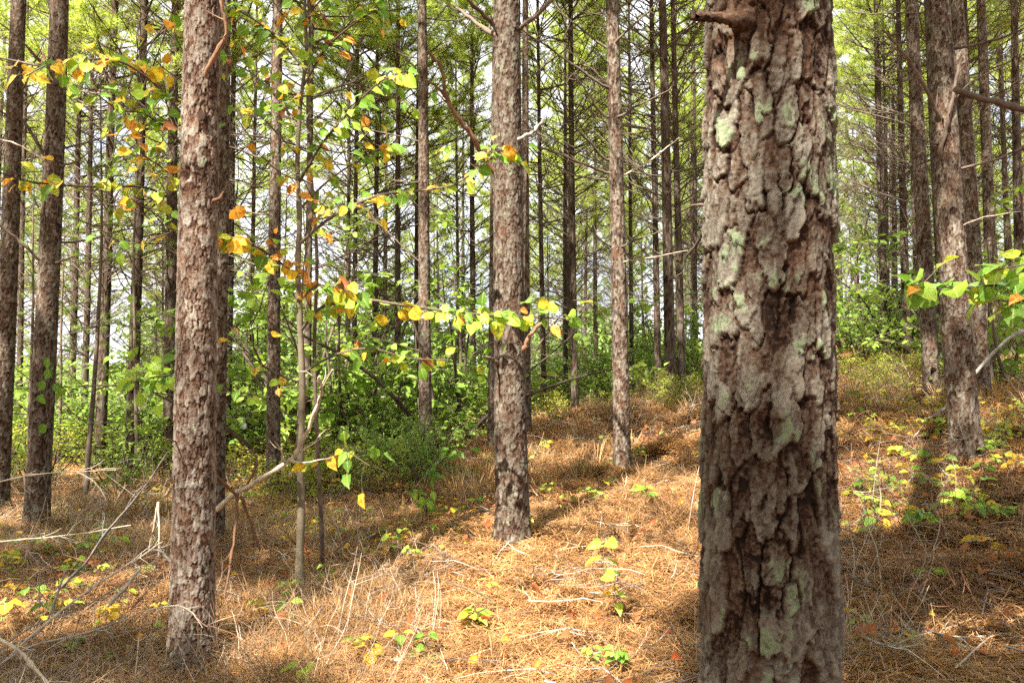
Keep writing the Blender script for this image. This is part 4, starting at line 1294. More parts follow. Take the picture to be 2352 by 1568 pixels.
# ------------------------------------------------------------------ sticks and fallen branches
rng = np.random.default_rng(71)
def stick(pts, w0, w1, mat, label, lifts=None, twigs=2, group=None, name='fallen_stick', depth=None, dz=(0, 0)):
    """a stick lying over the straw: lifts are heights above the ground at each point; depth gives one that stands free"""
    n = len(pts)
    if depth is None:
        lifts = lifts if lifts is not None else [0.03] * n
        P = np.array([on_ground(a, b, l) for (a, b), l in zip(pts, lifts)])
    else:
        P = np.array([at_depth(a, b, depth + dz[0] + (dz[1] - dz[0]) * i / (n - 1)) for i, (a, b) in enumerate(pts)])
    o3 = P[0].copy()
    P = smooth_path(P, 5) - o3
    Ym = float(np.mean(P[:, 1] + o3[1]))
    s = Ym / FPX / 2
    R = np.linspace(w0 * s, w1 * s, len(P)) * (1 + 0.08 * rng.normal(size=len(P)))
    wig = rng.normal(size=P.shape) * w0 * s * 0.30
    wig[1:-1] = (wig[:-2] + wig[1:-1] * 2 + wig[2:]) / 3
    for q in range(max(1, len(P) // 8)):
        j = int(rng.integers(1, len(P) - 1)); R[j] *= 1.35
    mb = MB(); tube(mb, P + wig, R, 7)
    twigs = twigs * 2 if twigs > 1 else twigs
    for t in range(twigs):
        i = int(rng.uniform(0.2, 0.95) * (len(P) - 1))
        d = unit(unit(P[min(i + 1, len(P) - 1)] - P[max(i - 1, 0)]) + rng.normal(size=3) * [0.7, 0.7, 0.3] + [0, 0, 0.15])
        ln = rng.uniform(0.10, 0.28) * np.linalg.norm(P[-1] - P[0])
        Q = [P[i]]
        for q in range(4):
            d = unit(d + rng.normal(size=3) * 0.2); Q.append(Q[-1] + d * ln / 4)
        tube(mb, Q, np.linspace(R[i] * 0.55, R[i] * 0.2, len(Q)), 4, cap=False)
        e = unit(Q[2] - Q[1] + rng.normal(size=3) * ln * 0.25)
        tube(mb, [Q[2], Q[2] + e * ln * 0.2, Q[2] + unit(e + rng.normal(size=3) * 0.3) * ln * 0.4], [R[i] * 0.3, R[i] * 0.22, R[i] * 0.12], 3, cap=False)
    o = link(name, mb.mesh(name, mat, True), None, label=label, category='stick')
    o.location = tuple(o3)
    if group: o['group'] = group
    return o

PALE, GREY, BRN = M_WOOD_PALE, M_WOOD_GREY, M_WOOD_BROWN
fb = stick([(496, 1170), (539, 1134), (600, 1098), (666, 1056), (705, 990), (730, 926), (738, 890), (735, 862)], 13, 5, PALE,
           'long bleached dead branch slanting up past the sunlit pine', None, 2, None, 'fallen_branch', 5.2, (0.1, -0.5))
def sub(parent, pts, depth, dz, w0, w1, mat):
    inv = Matrix.Translation(-parent.location)
    px_branch(parent, pts, depth, w0, w1, mat, rng, dz, 1, 6, 'side_branch', inv)
sub(fb, [(730, 926), (742, 888), (765, 848)], 5.2, (-0.35, -0.5), 5, 3, PALE)
sub(fb, [(666, 1056), (700, 1062), (768, 1048)], 5.2, (-0.2, -0.4), 5, 2, PALE)
sub(fb, [(554, 1140), (575, 1200), (597, 1264)], 5.2, (0, 0.1), 8, 5, BRN)
sub(fb, [(546, 1130), (540, 1215), (528, 1300), (516, 1372)], 5.2, (0, -0.3), 8, 4, BRN)
sub(fb, [(560, 1128), (600, 1100), (625, 1075)], 5.2, (0, 0.2), 7, 3, BRN)
sub(fb, [(545, 1140), (500, 1095), (440, 1028), (385, 1010)], 5.2, (0, -1.05), 7, 3, BRN)
sub(fb, [(560, 1125), (590, 1065), (575, 1035), (552, 1032)], 5.2, (0, 0.1), 6, 3, BRN)

for pts, w0, w1, mat, lab, depth, dz in [
    ([(-20, 1548), (78, 1455), (186, 1367), (260, 1318), (314, 1284), (374, 1243)], 8, 6, PALE, 'longest pale stick of the bundle leaning to the sunlit pine', 4.2, (-0.1, 0.1)),
    ([(130, 1357), (196, 1294), (245, 1220), (294, 1166), (343, 1103), (386, 1036)], 9, 4, GREY, 'grey bent stick rising steeply beside the sunlit pine', 4.5, (0.3, 0)),
    ([(-10, 1244), (60, 1238), (122, 1232), (206, 1222), (300, 1205)], 6, 3, PALE, 'thin pale stick running level below the vine-leaved pine', 4.6, (0, 0.2)),
    ([(-10, 1108), (73, 1090), (176, 1083), (268, 1080)], 6, 3, PALE, 'pale arched twig crossing before the vine-leaved pine', 4.0, (0, 0.2)),
    ([(176, 1083), (211, 1102), (232, 1125), (244, 1149)], 5, 3, PALE, 'short hooked twig end drooping beside the arched twig', 4.1, (0, 0.0)),
    ([(39, 1240), (74, 1275), (92, 1310), (91, 1377), (115, 1404)], 5, 3, GREY, 'crooked grey twig hanging down under the level stick', 4.4, (0, 0)),
    ([(363, 1151), (366, 1210), (365, 1275)], 8, 7, PALE, 'upright pale broken stick by the sunlit pine', 4.4, (0, 0)),
    ([(362, 1160), (352, 1210), (343, 1262)], 8, 6, PALE, 'slanted pale broken stick beside the upright one', 4.45, (0, 0)),
    ([(-10, 1460), (49, 1499), (100, 1555), (130, 1600)], 12, 9, PALE, 'thick pale stick at the bottom corner', 3.9, (0, -.1)),
    ([(250, 1385), (290, 1345), (322, 1305)], 14, 9, PALE, 'stout short bleached stick under the bundle', 4.3, (0, 0.1)),
    ([(150, 1310), (100, 1440), (20, 1480), (-10, 1500)], 6, 4, GREY, 'grey curved stick in the low tangle', 4.3, (0.1, -.1)),
    ([(10, 1480), (90, 1430), (180, 1400), (300, 1330)], 6, 3, GREY, 'thin grey stick in the middle of the bundle', 4.15, (0, 0.2)),
    ([(-10, 1530), (80, 1480), (200, 1452), (290, 1420)], 6, 4, GREY, 'low grey stick near the yellow seedling', 4.05, (0, 0.1)),
    ([(300, 1400), (345, 1345), (365, 1285)], 6, 3, BRN, 'short brown stick by the pine foot', 4.25, (0, 0.1)),
    ([(320, 1405), (400, 1390), (440, 1405), (465, 1440)], 5, 3, PALE, 'thin arched twig before the sunlit pine foot', 4.0, (0, 0)),
]:
    stick(pts, w0 * 0.72, w1 * 0.72, mat, lab, None, 4, None, 'fallen_stick', depth, dz)
for pts, w0, w1, mat, lab in [
    ([(385, 1482), (450, 1515), (530, 1556)], 11, 8, PALE, 'pale stick lying before the sunlit pine foot'),
    ([(285, 1560), (370, 1535), (441, 1514), (500, 1490), (545, 1468)], 9, 5, GREY, 'grey stick crossing in front of the pale one'),
    ([(549, 1470), (600, 1510), (645, 1548)], 6, 4, PALE, 'thin pale twig by the bottom lime leaves'),
    ([(882, 1520), (915, 1481), (950, 1455), (991, 1428), (1046, 1400), (1085, 1396)], 8, 5, PALE, 'long pale stick bent over the sunlit patch'),
    ([(1040, 1395), (1085, 1378), (1145, 1370), (1188, 1365), (1240, 1378)], 6, 4, BRN, 'brown curved stick across the sunlit patch'),
    ([(860, 1494), (920, 1500), (985, 1512)], 8, 5, PALE, 'short pale stick at the crossing'),
    ([(930, 1503), (1000, 1480), (1064, 1458), (1105, 1420)], 6, 4, GREY, 'grey twig from the crossing up to the sunlit straw'),
    ([(820, 1600), (900, 1545), (960, 1500)], 7, 5, GREY, 'grey stick leaving the bottom edge'),
    ([(820, 1470), (850, 1440), (890, 1405)], 8, 5, GREY, 'short grey stick on dark straw left of the sunlit patch'),
    ([(1230, 1150), (1290, 1165), (1343, 1178), (1421, 1212), (1490, 1240), (1610, 1275)], 9, 8, BRN, 'long brown stick lying across the straw path'),
    ([(1400, 1380), (1450, 1362), (1540, 1352), (1600, 1345)], 7, 5, GREY, 'grey curved twig in front of the thick trunk'),
    ([(1250, 1600), (1290, 1555), (1340, 1530)], 6, 4, GREY, 'grey twig at the shaded bottom edge'),
    ([(2110, 1492), (2135, 1512), (2160, 1532)], 14, 11, GREY, 'short thick grey stick low on the slope'),
    ([(2210, 1172), (2280, 1180), (2360, 1196)], 11, 9, GREY, 'straight grey stick high on the shaded slope'),
    ([(2198, 1250), (2226, 1295), (2254, 1344)], 6, 4, GREY, 'thin grey twig slanting down the dark slope'),
    ([(1985, 1430), (2040, 1370), (2090, 1310)], 6, 4, BRN, 'brown twig on the slope beside the thick trunk'),
    ([(1960, 1410), (2030, 1415), (2090, 1380)], 9, 6, BRN, 'dark stick half buried beside the thick trunk'),
    ([(2030, 1060), (2110, 1030), (2250, 1010), (2340, 990)], 9, 6, PALE, 'bleached stick in sun behind the leaning pine'),
    ([(1450, 1120), (1500, 1085), (1580, 1060)], 5, 3, PALE, 'pale twig on the path past the slender pine'),
]:
    stick(pts, w0, w1, mat, lab, None, 3)
stick([(1940, 1020), (2019, 1012), (2097, 978), (2171, 936), (2232, 867), (2308, 784), (2370, 752)], 6, 9, GREY, 'smooth grey sagging branch passing behind the leaning pine', None, 0, None, 'fallen_branch', 7.6, (0, 0))
bl = stick([(2198, 206), (2240, 222), (2300, 238), (2352, 252), (2480, 290), (2600, 330)], 13, 18, M_WOOD, 'bare broken limb poking in from the picture edge', None, 1, None, 'broken_limb', 3.6, (0, 0.3))

rng = np.random.default_rng(72)
for i in range(46):
    if i < 30:
        a, b = rng.uniform(-20, 700), rng.uniform(1230, 1560)
    elif i < 38:
        a, b = rng.uniform(650, 1060), rng.uniform(1180, 1500)
    else:
        a, b = rng.uniform(1960, 2350), rng.uniform(1080, 1540)
    if abs(a - 437) < 75: continue
    t = rng.uniform(-0.5, 0.9) if a < 1100 else rng.uniform(-0.9, 0.6)
    L_ = rng.uniform(60, 190)
    p1 = (a, b); p2 = (a + L_ * 0.5 + rng.normal() * 8, b - L_ * 0.45 * t + rng.normal() * 14); p3 = (a + L_, b - L_ * 0.9 * t)
    p2, p3 = (p2[0], min(max(p2[1], 1120), 1600)), (p3[0], min(max(p3[1], 1100), 1600))
    stick([p1, p2, p3], rng.uniform(3, 6), rng.uniform(1.5, 3), [PALE, GREY, M_WOOD, BRN][int(rng.integers(0, 4))], 'loose stick', [rng.uniform(0.01, 0.06), rng.uniform(0.03, 0.12), rng.uniform(0.03, 0.22)], 3, 'loose thin sticks')
# the tree that carries the broken limb stands just outside the view
ex = at_depth(2610, 330, 3.95)
et = thing('pine_tree', (ex[0] + 0.10, ex[1] + 0.05, h1(ex[0] + 0.1, ex[1])), 'pine out of view that carries the broken limb', 'pine tree')
link('trunk', PROTOS[2].trunk, et); link('crown', PROTOS[2].crown, et).location = (0, 0, 2.0)

# dark pine cone in the sunlit straw
pc = on_ground(1130, 1312, 0.025)
mb = MB()
u = np.linspace(0, 1, 9); tube(mb, np.stack([u * 0.09 - 0.045, u * 0, u * 0], -1), 0.020 * np.sin(np.pi * np.clip(u * 0.92 + 0.08, 0, 1)), 8)
core = mb.mesh('core', M_WOOD_BROWN)
cone = thing('pine_cone', tuple(pc), 'dark weathered pine cone at the foot of the middle pine', 'pine cone', rot=Quaternion((0, 0, 1), 0.5))
link('core', core, cone)
mb = MB(); mb.add([(-.006, 0, 0), (.006, 0, 0), (.010, .016, .004), (0, .024, .012), (-.010, .016, .004), (0, .012, -.004)], [[0, 1, 2], [0, 2, 4], [2, 3, 4], [5, 2, 1], [5, 4, 0], [5, 3, 2], [5, 4, 3], [5, 1, 0]])
scale_me = mb.mesh('scale', M_WOOD)
for i in range(46):
    f = (i + 0.5) / 46; a = i * 2.399
    r = 0.018 * math.sin(PI * (f * 0.9 + 0.08))
    o = link('scale', scale_me, cone); o.location = (f * 0.088 - 0.044, r * math.cos(a), r * math.sin(a))
    o.rotation_mode = 'QUATERNION'; o.rotation_quaternion = leaf_rot((-0.5 + f * 1.2, math.cos(a), math.sin(a)), (1, 0.001, 0.0))

# ------------------------------------------------------------------ shrubs, young pines, far trees
def leaf_cloud(mb, P, D, size, rng, mat=0, kind=0):
    V0, F0 = leaf_arrays(kind, 0.2, 0.2, 0.02)
    keep = [0, 2, 4, 6, 7 + 1, 7 + 3, 12 + 1, 12 + 3]
    V0 = V0[keep]; F0 = np.array([(0, 4, 1), (1, 4, 5), (1, 5, 2), (2, 5, 3), (0, 1, 6), (1, 7, 6), (1, 2, 7), (2, 3, 7)])
    n = len(P)
    d = D / np.linalg.norm(D, axis=1, keepdims=True)
    nr = np.array([0, 0, 1.0]) + rng.normal(size=(n, 3)) * 0.5
    nr -= d * np.sum(nr * d, axis=1, keepdims=True); nr /= np.linalg.norm(nr, axis=1, keepdims=True) + 1e-9
    x = np.cross(d, nr)
    s = size * rng.uniform(0.6, 1.2, size=(n, 1, 1))
    V = P[:, None, :] + s * (V0[None, :, 0:1] * x[:, None] + V0[None, :, 1:2] * d[:, None] + V0[None, :, 2:3] * nr[:, None])
    F = (F0[None] + (np.arange(n) * len(V0))[:, None, None]).reshape(-1, 3)
    mb.add(V.reshape(-1, 3), F, mat)

def shrub_meshes(seed, hh, wid, nst, per, size, mat):
    rng = np.random.default_rng(seed)
    st = MB(); fo = MB(); P, D = [], []
    for s in range(nst):
        az = rng.uniform(0, 2 * PI)
        b = np.array([math.cos(az), math.sin(az), 0]) * rng.uniform(0, 0.2) * wid
        path = branch_path(b, az, rng.uniform(0.8, 1.45), hh * rng.uniform(0.6, 1.05), rng, 0.1, 7, 0.12)
        tube(st, path, np.linspace(0.012 * hh, 0.003, len(path)), 4, cap=False)
        for k in range(6):
            i = rng.integers(1, len(path))
            tw = branch_path(path[i], rng.uniform(0, 2 * PI), rng.uniform(-0.1, 0.7), wid * rng.uniform(0.25, 0.6), rng, -0.1, 4, 0.15)
            tube(st, tw, np.linspace(0.005, 0.002, len(tw)), 3, cap=False)
            for q in range(per):
                f = rng.uniform(0.1, 1) * (len(tw) - 1); j = min(int(f), len(tw) - 2)
                p = tw[j] + (tw[j + 1] - tw[j]) * (f - j)
                d = unit(rng.normal(size=3) * [1, 1, 0.5] + [0, 0, -0.15])
                P.append(p + d * 0.03); D.append(d)
    leaf_cloud(fo, np.array(P), np.array(D), size, rng)
    return st.mesh('stem', M_WOOD), fo.mesh('foliage', mat)

SHRUBS = [shrub_meshes(400, 1.6, 1.3, 9, 15, 0.085, M_SHRUB), shrub_meshes(401, 1.3, 1.5, 9, 16, 0.075, M_SHRUB), shrub_meshes(402, 2.1, 1.4, 10, 15, 0.09, M_SHRUB),
          shrub_meshes(403, 0.9, 1.3, 9, 13, 0.065, M_SHRUB_Y), shrub_meshes(404, 1.1, 1.2, 8, 13, 0.07, M_SHRUB_Y)]
def shrub(x, y, v, s, label, group):
    t = thing('leafy_shrub', (x, y, h1(x, y) - 0.03), label, 'shrub', group, Quaternion((0, 0, 1), random.uniform(0, 6.28)))
    t.scale = (s, s, s)
    link('stem', SHRUBS[v][0], t); link('foliage', SHRUBS[v][1], t)
SH = []
rs = random.Random(9)
def shrub_zone(n, x0, x1, d0, d1, vs, s0, s1, label, group):
    for i in range(n):
        d = rs.uniform(d0, d1); px = rs.uniform(x0, x1)
        x = (px - W / 2) / FPX * d
        shrub(x, d, rs.choice(vs), rs.uniform(s0, s1), label, group)
shrub_zone(34, 500, 1110, 13, 27, (0, 1, 2, 0), 0.8, 1.35, 'broadleaf shrub in the thicket below the bright sky gap', 'thicket below the sky gap')
shrub_zone(26, 1225, 1625, 14.5, 30, (0, 1, 2), 0.8, 1.5, 'broadleaf shrub in the thicket behind the slender dark pine', 'thicket behind the dark pine')
shrub_zone(34, -60, 420, 10.5, 24, (0, 1, 3, 4), 0.6, 1.15, 'low shrub among the pines on the low side', 'shrubs among low side pines')
shrub_zone(24, 1930, 2400, 15, 32, (0, 1, 2, 3), 0.7, 1.2, 'shrub among the thin pines up the slope', 'shrubs up the slope')
shrub_zone(34, 500, 1110, 8.6, 13, (3, 4, 1), 0.45, 0.75, 'knee-high yellowing shrub at the edge of the dark straw', 'knee-high shrubs')
shrub_zone(20, 1940, 2400, 9.5, 15, (3, 4), 0.35, 0.6, 'low yellowing shrub on the sunny slope', 'low shrubs on the slope')
shrub_zone(8, 1240, 1620, 11.5, 14.5, (3, 4), 0.4, 0.65, 'low yellowing shrub at the far end of the straw path', 'low shrubs past the path')
shrub_zone(14, 480, 1110, 12, 22, (2, 2, 0), 1.3, 2.1, 'tall loose leafy bush between the trunks', 'tall bushes on the low side')
shrub_zone(10, -60, 420, 12, 22, (2, 0), 1.0, 1.7, 'tall loose leafy bush between the trunks', 'tall bushes on the low side')
# leafy tops on the right, behind the leaning pine
for px, d, s in [(2330, 9.5, 1.2), (2230, 16, 1.9), (2020, 18, 1.8), (1975, 22, 2.2)]:
    shrub((px - W / 2) / FPX * d, d, 2, s, 'tall leafy bush up the slope', 'tall bushes up the slope')

# young pines with low feathery needles on the left
def young_pine_mesh(seed, top):
    rng = np.random.default_rng(seed)
    mb = MB(); P, D = [], []
    tr = MB(); tube(tr, branch_path((0, 0, -0.1), 0, PI / 2 - 0.02, top, rng, 0, 8, 0.02), np.linspace(0.035, 0.006, 9), 8)
    z = 1.0
    while z < top:
        for b in range(rng.integers(3, 6)):
            az = rng.uniform(0, 2 * PI); ln = (0.35 + 1.2 * (1 - z / top)) * rng.uniform(0.7, 1.2)
            path = branch_path((0, 0, z), az, rng.uniform(-0.1, 0.5), ln, rng, 0.2, 5, 0.08)
            tube(mb, path, np.linspace(0.008, 0.002, len(path)), 3, 1, cap=False)
            for q in range(8):
                f = rng.uniform(0.3, 1) * (len(path) - 1); j = min(int(f), len(path) - 2)
                P.append(path[j] + (path[j + 1] - path[j]) * (f - j)); D.append(unit(path[-1] - path[0] + rng.normal(size=3) * 0.3))
        z += rng.uniform(0.3, 0.5)
    tufts(mb, np.array(P), np.array(D), 20, 0.11, 0.0035, 0.6, rng, 0)
    return tr.mesh('trunk', M_WOOD, True), mb.mesh('crown', [M_NEEDLE_YOUNG, M_WOOD])
YP = [young_pine_mesh(500, 5.5), young_pine_mesh(501, 4.5)]
for i, (px, d, lab) in enumerate([(205, 9.8, 'feathery young pine nearest the vine-leaved pine'), (75, 11.0, 'feathery young pine behind the vine-leaved pine'), (320, 11.5, 'feathery young pine between trunks left of the sunlit pine'),
                                  (140, 13.5, 'feathery young pine deep in the low side stand'), (600, 19, 'feathery young pine before the sky gap'), (1060, 21, 'feathery young pine at the sky gap by the middle pine')]):
    x = (px - W / 2) / FPX * d
    t = thing('young_pine', (x, d, h1(x, d)), lab, 'young pine', None, Quaternion((0, 0, 1), i * 1.3))
    link('trunk', YP[i % 2][0], t); link('crown', YP[i % 2][1], t)

# broadleaf and pine trees beyond the stand, down in the valley
def round_tree(seed, hh, wid, nleaf, size):
    rng = np.random.default_rng(seed)
    tr = MB(); tube(tr, branch_path((0, 0, -0.3), 0, PI / 2 - 0.01, hh * 0.8, rng, 0, 7, 0.03), np.linspace(0.02 * hh, 0.004 * hh, 8), 7)
    cl = []
    for k in range(26):
        d = rng.normal(size=3); d /= np.linalg.norm(d)
        c = np.array([0, 0, hh * 0.58]) + d * np.array([wid, wid, hh * 0.36]) * rng.uniform(0.45, 1.0)
        cl.append((c, rng.uniform(0.25, 0.5) * wid))
        tube(tr, smooth_path([np.array([0, 0, hh * rng.uniform(0.2, 0.6)]), (c + np.array([0, 0, hh * 0.4])) / 2, c], 3), np.linspace(0.006 * hh, 0.002 * hh, 7), 4, cap=False)
    P, D = [], []
    for c, r in cl:
        d = rng.normal(size=(nleaf // 26, 3)); d /= np.linalg.norm(d, axis=1, keepdims=True)
        P.append(c + d * r * rng.uniform(0.5, 1.0, size=(len(d), 1))); D.append(d + [0, 0, -0.2])
    fo = MB(); leaf_cloud(fo, np.concatenate(P), np.concatenate(D), size, rng, 0, 1)
    return tr.mesh('trunk', M_WOOD, True), fo.mesh('crown', M_FAR)
RT = [round_tree(700, 9, 3.2, 5200, 0.30), round_tree(701, 12, 3.8, 5200, 0.36)]
rf = random.Random(21)
for i in range(34):
    y = rf.uniform(42, 120); px = rf.uniform(-80, 1500)
    if px > 1150: y = rf.uniform(60, 110)
    x = (px - W / 2) / FPX * y
    s = rf.uniform(0.55, 0.95) * (1.0 if y < 80 else 1.15)
    t = thing('broadleaf_tree', (x, y, h1(x, y)), 'hazy green broadleaf tree beyond the stand in the open valley', 'tree', 'trees in the valley', Quaternion((0, 0, 1), rf.uniform(0, 6)))
    t.scale = (s, s, s)
    a = RT[i % 2]
    link('trunk', a[0], t); link('crown', a[1], t)

# ------------------------------------------------------------------ scattered stuff by geometry nodes
def scatter(name, me, P, rot, scl, kind_label):
    """one object whose points carry copies of a small clump"""
    src = bpy.data.objects.new(name + '_clump', me)
    pm = bpy.data.meshes.new(name)
    pm.vertices.add(len(P)); pm.vertices.foreach_set('co', np.asarray(P, np.float32).ravel())
    a = pm.attributes.new('spin', 'FLOAT_VECTOR', 'POINT'); a.data.foreach_set('vector', np.asarray(rot, np.float32).ravel())
    a = pm.attributes.new('size', 'FLOAT', 'POINT'); a.data.foreach_set('value', np.asarray(scl, np.float32))
    o = link(name, pm, None, kind='stuff', label=kind_label)
    ng = bpy.data.node_groups.new(name, 'GeometryNodeTree')
    ng.interface.new_socket('Geometry', in_out='INPUT', socket_type='NodeSocketGeometry')
    ng.interface.new_socket('Geometry', in_out='OUTPUT', socket_type='NodeSocketGeometry')
    n = ng.nodes
    gi, go = n.new('NodeGroupInput'), n.new('NodeGroupOutput')
    oi = n.new('GeometryNodeObjectInfo'); oi.inputs['Object'].default_value = src; oi.inputs['As Instance'].default_value = True
    ip = n.new('GeometryNodeInstanceOnPoints')
    ar = n.new('GeometryNodeInputNamedAttribute'); ar.data_type = 'FLOAT_VECTOR'; ar.inputs['Name'].default_value = 'spin'
    az = n.new('GeometryNodeInputNamedAttribute'); az.data_type = 'FLOAT'; az.inputs['Name'].default_value = 'size'
    er = n.new('FunctionNodeEulerToRotation')
    L = ng.links
    L.new(gi.outputs[0], ip.inputs['Points']); L.new(oi.outputs['Geometry'], ip.inputs['Instance'])
    L.new(ar.outputs['Attribute'], er.inputs[0]); L.new(er.outputs[0], ip.inputs['Rotation'])
    L.new(az.outputs['Attribute'], ip.inputs['Scale']); L.new(ip.outputs[0], go.inputs[0])
    md = o.modifiers.new('scatter', 'NODES'); md.node_group = ng
    return o

def slope_rot(x, y, spin):
    e = 0.15
    gx_ = (hgt(x + e, y) - hgt(x - e, y)) / (2 * e); gy_ = (hgt(x, y + e) - hgt(x, y - e)) / (2 * e)
    return np.stack([np.arctan(gy_), -np.arctan(gx_), spin], axis=-1)

def field(rng, n, d0, d1, power=1.0, x0=-120, x1=2470):
    d = d0 + (d1 - d0) * rng.random(n) ** power
    px = rng.uniform(x0, x1, n)
    return (px - W / 2) / FPX * d, d

def needle_clump(seed, n, rad, L, wid, lift):
    rng = np.random.default_rng(seed)
    a = rng.uniform(0, 2 * PI, n); r = rad * np.sqrt(rng.random(n))
    c = np.stack([r * np.cos(a), r * np.sin(a), rng.uniform(0, lift, n)], -1)
    b = rng.uniform(0, 2 * PI, n)
    tilt = rng.normal(size=n) * 0.16
    d = np.stack([np.cos(b) * np.cos(tilt), np.sin(b) * np.cos(tilt), np.sin(tilt)], -1)
    s = np.cross(d, [0, 0, 1.0]); s /= np.linalg.norm(s, axis=1, keepdims=True)
    ln = (L * rng.uniform(0.6, 1.15, n))[:, None]
    bow = s * (rng.normal(size=n) * 0.12)[:, None] * ln + np.array([0, 0, 1]) * (np.abs(rng.normal(size=n)) * 0.05)[:, None] * ln
    w = wid / 2
    p0, p1, p2 = c - d * ln / 2, c + bow, c + d * ln / 2
    V = np.stack([p0 - s * w, p0 + s * w, p1 - s * w, p1 + s * w, p2], axis=1).reshape(-1, 3)
    k = (np.arange(n) * 5)[:, None]
    mb = MB()
    mb.add(V, k + np.array([[0, 1, 3, 2]]))
    mb.F.append((k + np.array([[2, 3, 4]]), 0))
    return mb

rng = np.random.default_rng(81)
x, y = field(rng, 3000, 3.2, 8.0, 1.3)
scatter('pine_straw', needle_clump(1, 280, 0.20, 0.14, 0.0036, 0.07).mesh('straw', M_STRAW), np.stack([x, y, hgt(x, y) + 0.004], -1), slope_rot(x, y, rng.uniform(0, 6.28, 3000)), rng.uniform(0.8, 1.2, 3000), 'brown pine straw carpeting the near ground')
x, y = field(rng, 2600, 7.6, 22, 1.4)
scatter('pine_straw', needle_clump(2, 260, 0.40, 0.17, 0.0055, 0.05).mesh('straw', M_STRAW), np.stack([x, y, hgt(x, y) + 0.004], -1), slope_rot(x, y, rng.uniform(0, 6.28, 2600)), rng.uniform(0.8, 1.3, 2600), 'brown pine straw carpeting the further ground')

def grass_tuft(seed, n, hh, wid, spread):
    rng = np.random.default_rng(seed)
    a = rng.uniform(0, 2 * PI, n); out = np.stack([np.cos(a), np.sin(a), np.zeros(n)], -1)
    s = np.stack([-np.sin(a), np.cos(a), np.zeros(n)], -1)
    b = out * (0.05 * rng.random(n))[:, None]
    h_ = hh * rng.uniform(0.4, 1.1, n)[:, None]; sp = spread * rng.uniform(0.2, 1.3, n)[:, None]
    up = np.array([0, 0, 1.0])
    sw = s * rng.normal(size=(n, 1)) * 0.15
    p1 = b + up * h_ * 0.5 + (out + sw) * sp * h_ * 0.35
    p2 = b + up * h_ * 0.85 + (out + sw) * sp * h_ * 0.9
    p3 = b + up * h_ * rng.uniform(0.5, 1.0, (n, 1)) + (out + sw * 2) * sp * h_ * 1.5
    w = wid / 2
    V = np.stack([b - s * w, b + s * w, p1 - s * w, p1 + s * w, p2 - s * w * .7, p2 + s * w * .7, p3], axis=1).reshape(-1, 3)
    k = (np.arange(n) * 7)[:, None]
    mb = MB(); mb.add(V, k + np.array([[0, 1, 3, 2]]))
    mb.F.append((k + np.array([[2, 3, 5, 4]]), 0)); mb.F.append((k + np.array([[4, 5, 6]]), 0))
    return mb

def clumpy(x, y, seed, thr, f=0.7):
    return fbm(x * f, y * f, x * 0, seed, 2) > thr

x, y = field(rng, 3300, 3.4, 7.5, 1.1)
px = W / 2 + FPX * x / y
k = (clumpy(x, y, 5, 0.22) | ((px < 960) & clumpy(x, y, 5, -0.25))) & ~((px > 960) & (px < 1650) & (y < 8) & (rng.random(len(x)) < 0.75))
x, y = x[k], y[k]
scatter('dry_grass', grass_tuft(3, 22, 0.22, 0.003, 1.7).mesh('tuft', M_DRYGRASS), np.stack([x, y, hgt(x, y)], -1), slope_rot(x, y, rng.uniform(0, 6.28, len(x))), rng.uniform(0.6, 1.3, len(x)), 'tangled dry tan grass among the sticks')
x, y = field(rng, 3400, 7.5, 24, 1.3)
k = clumpy(x, y, 6, 0.15, 0.45)
x, y = x[k], y[k]
scatter('dry_grass', grass_tuft(4, 26, 0.24, 0.005, 1.1).mesh('tuft', M_DRYGRASS), np.stack([x, y, hgt(x, y)], -1), slope_rot(x, y, rng.uniform(0, 6.28, len(x))), rng.uniform(0.6, 1.4, len(x)), 'dry tan grass on the further ground')

def cover_clump(seed, n, hh, size, mats):
    rng = np.random.default_rng(seed)
    mb = MB()
    for m in range(len(mats)):
        P = np.stack([rng.normal(size=n) * 0.10, rng.normal(size=n) * 0.10, rng.uniform(0.03, hh, n)], -1)
        D = rng.normal(size=(n, 3)) * [1, 1, 0.25]
        leaf_cloud(mb, P, D, size, rng, m)
        for p in P[::2]:
            tube(mb, [(p[0] * 0.4, p[1] * 0.4, 0), p], [0.002, 0.001], 3, m, cap=False)
    return mb.mesh('clump', mats)
x, y = field(rng, 1500, 8.5, 26, 1.1)
k = clumpy(x, y, 7, 0.05, 0.35); x, y = x[k], y[k]
scatter('ground_cover_leaves', cover_clump(8, 5, 0.30, 0.065, [M_SHRUB, M_SHRUB_Y, LEAFM['yellow']]), np.stack([x, y, hgt(x, y)], -1), slope_rot(x, y, rng.uniform(0, 6.28, len(x))), rng.uniform(0.6, 1.4, len(x)), 'low green and yellow leaves covering the further ground')

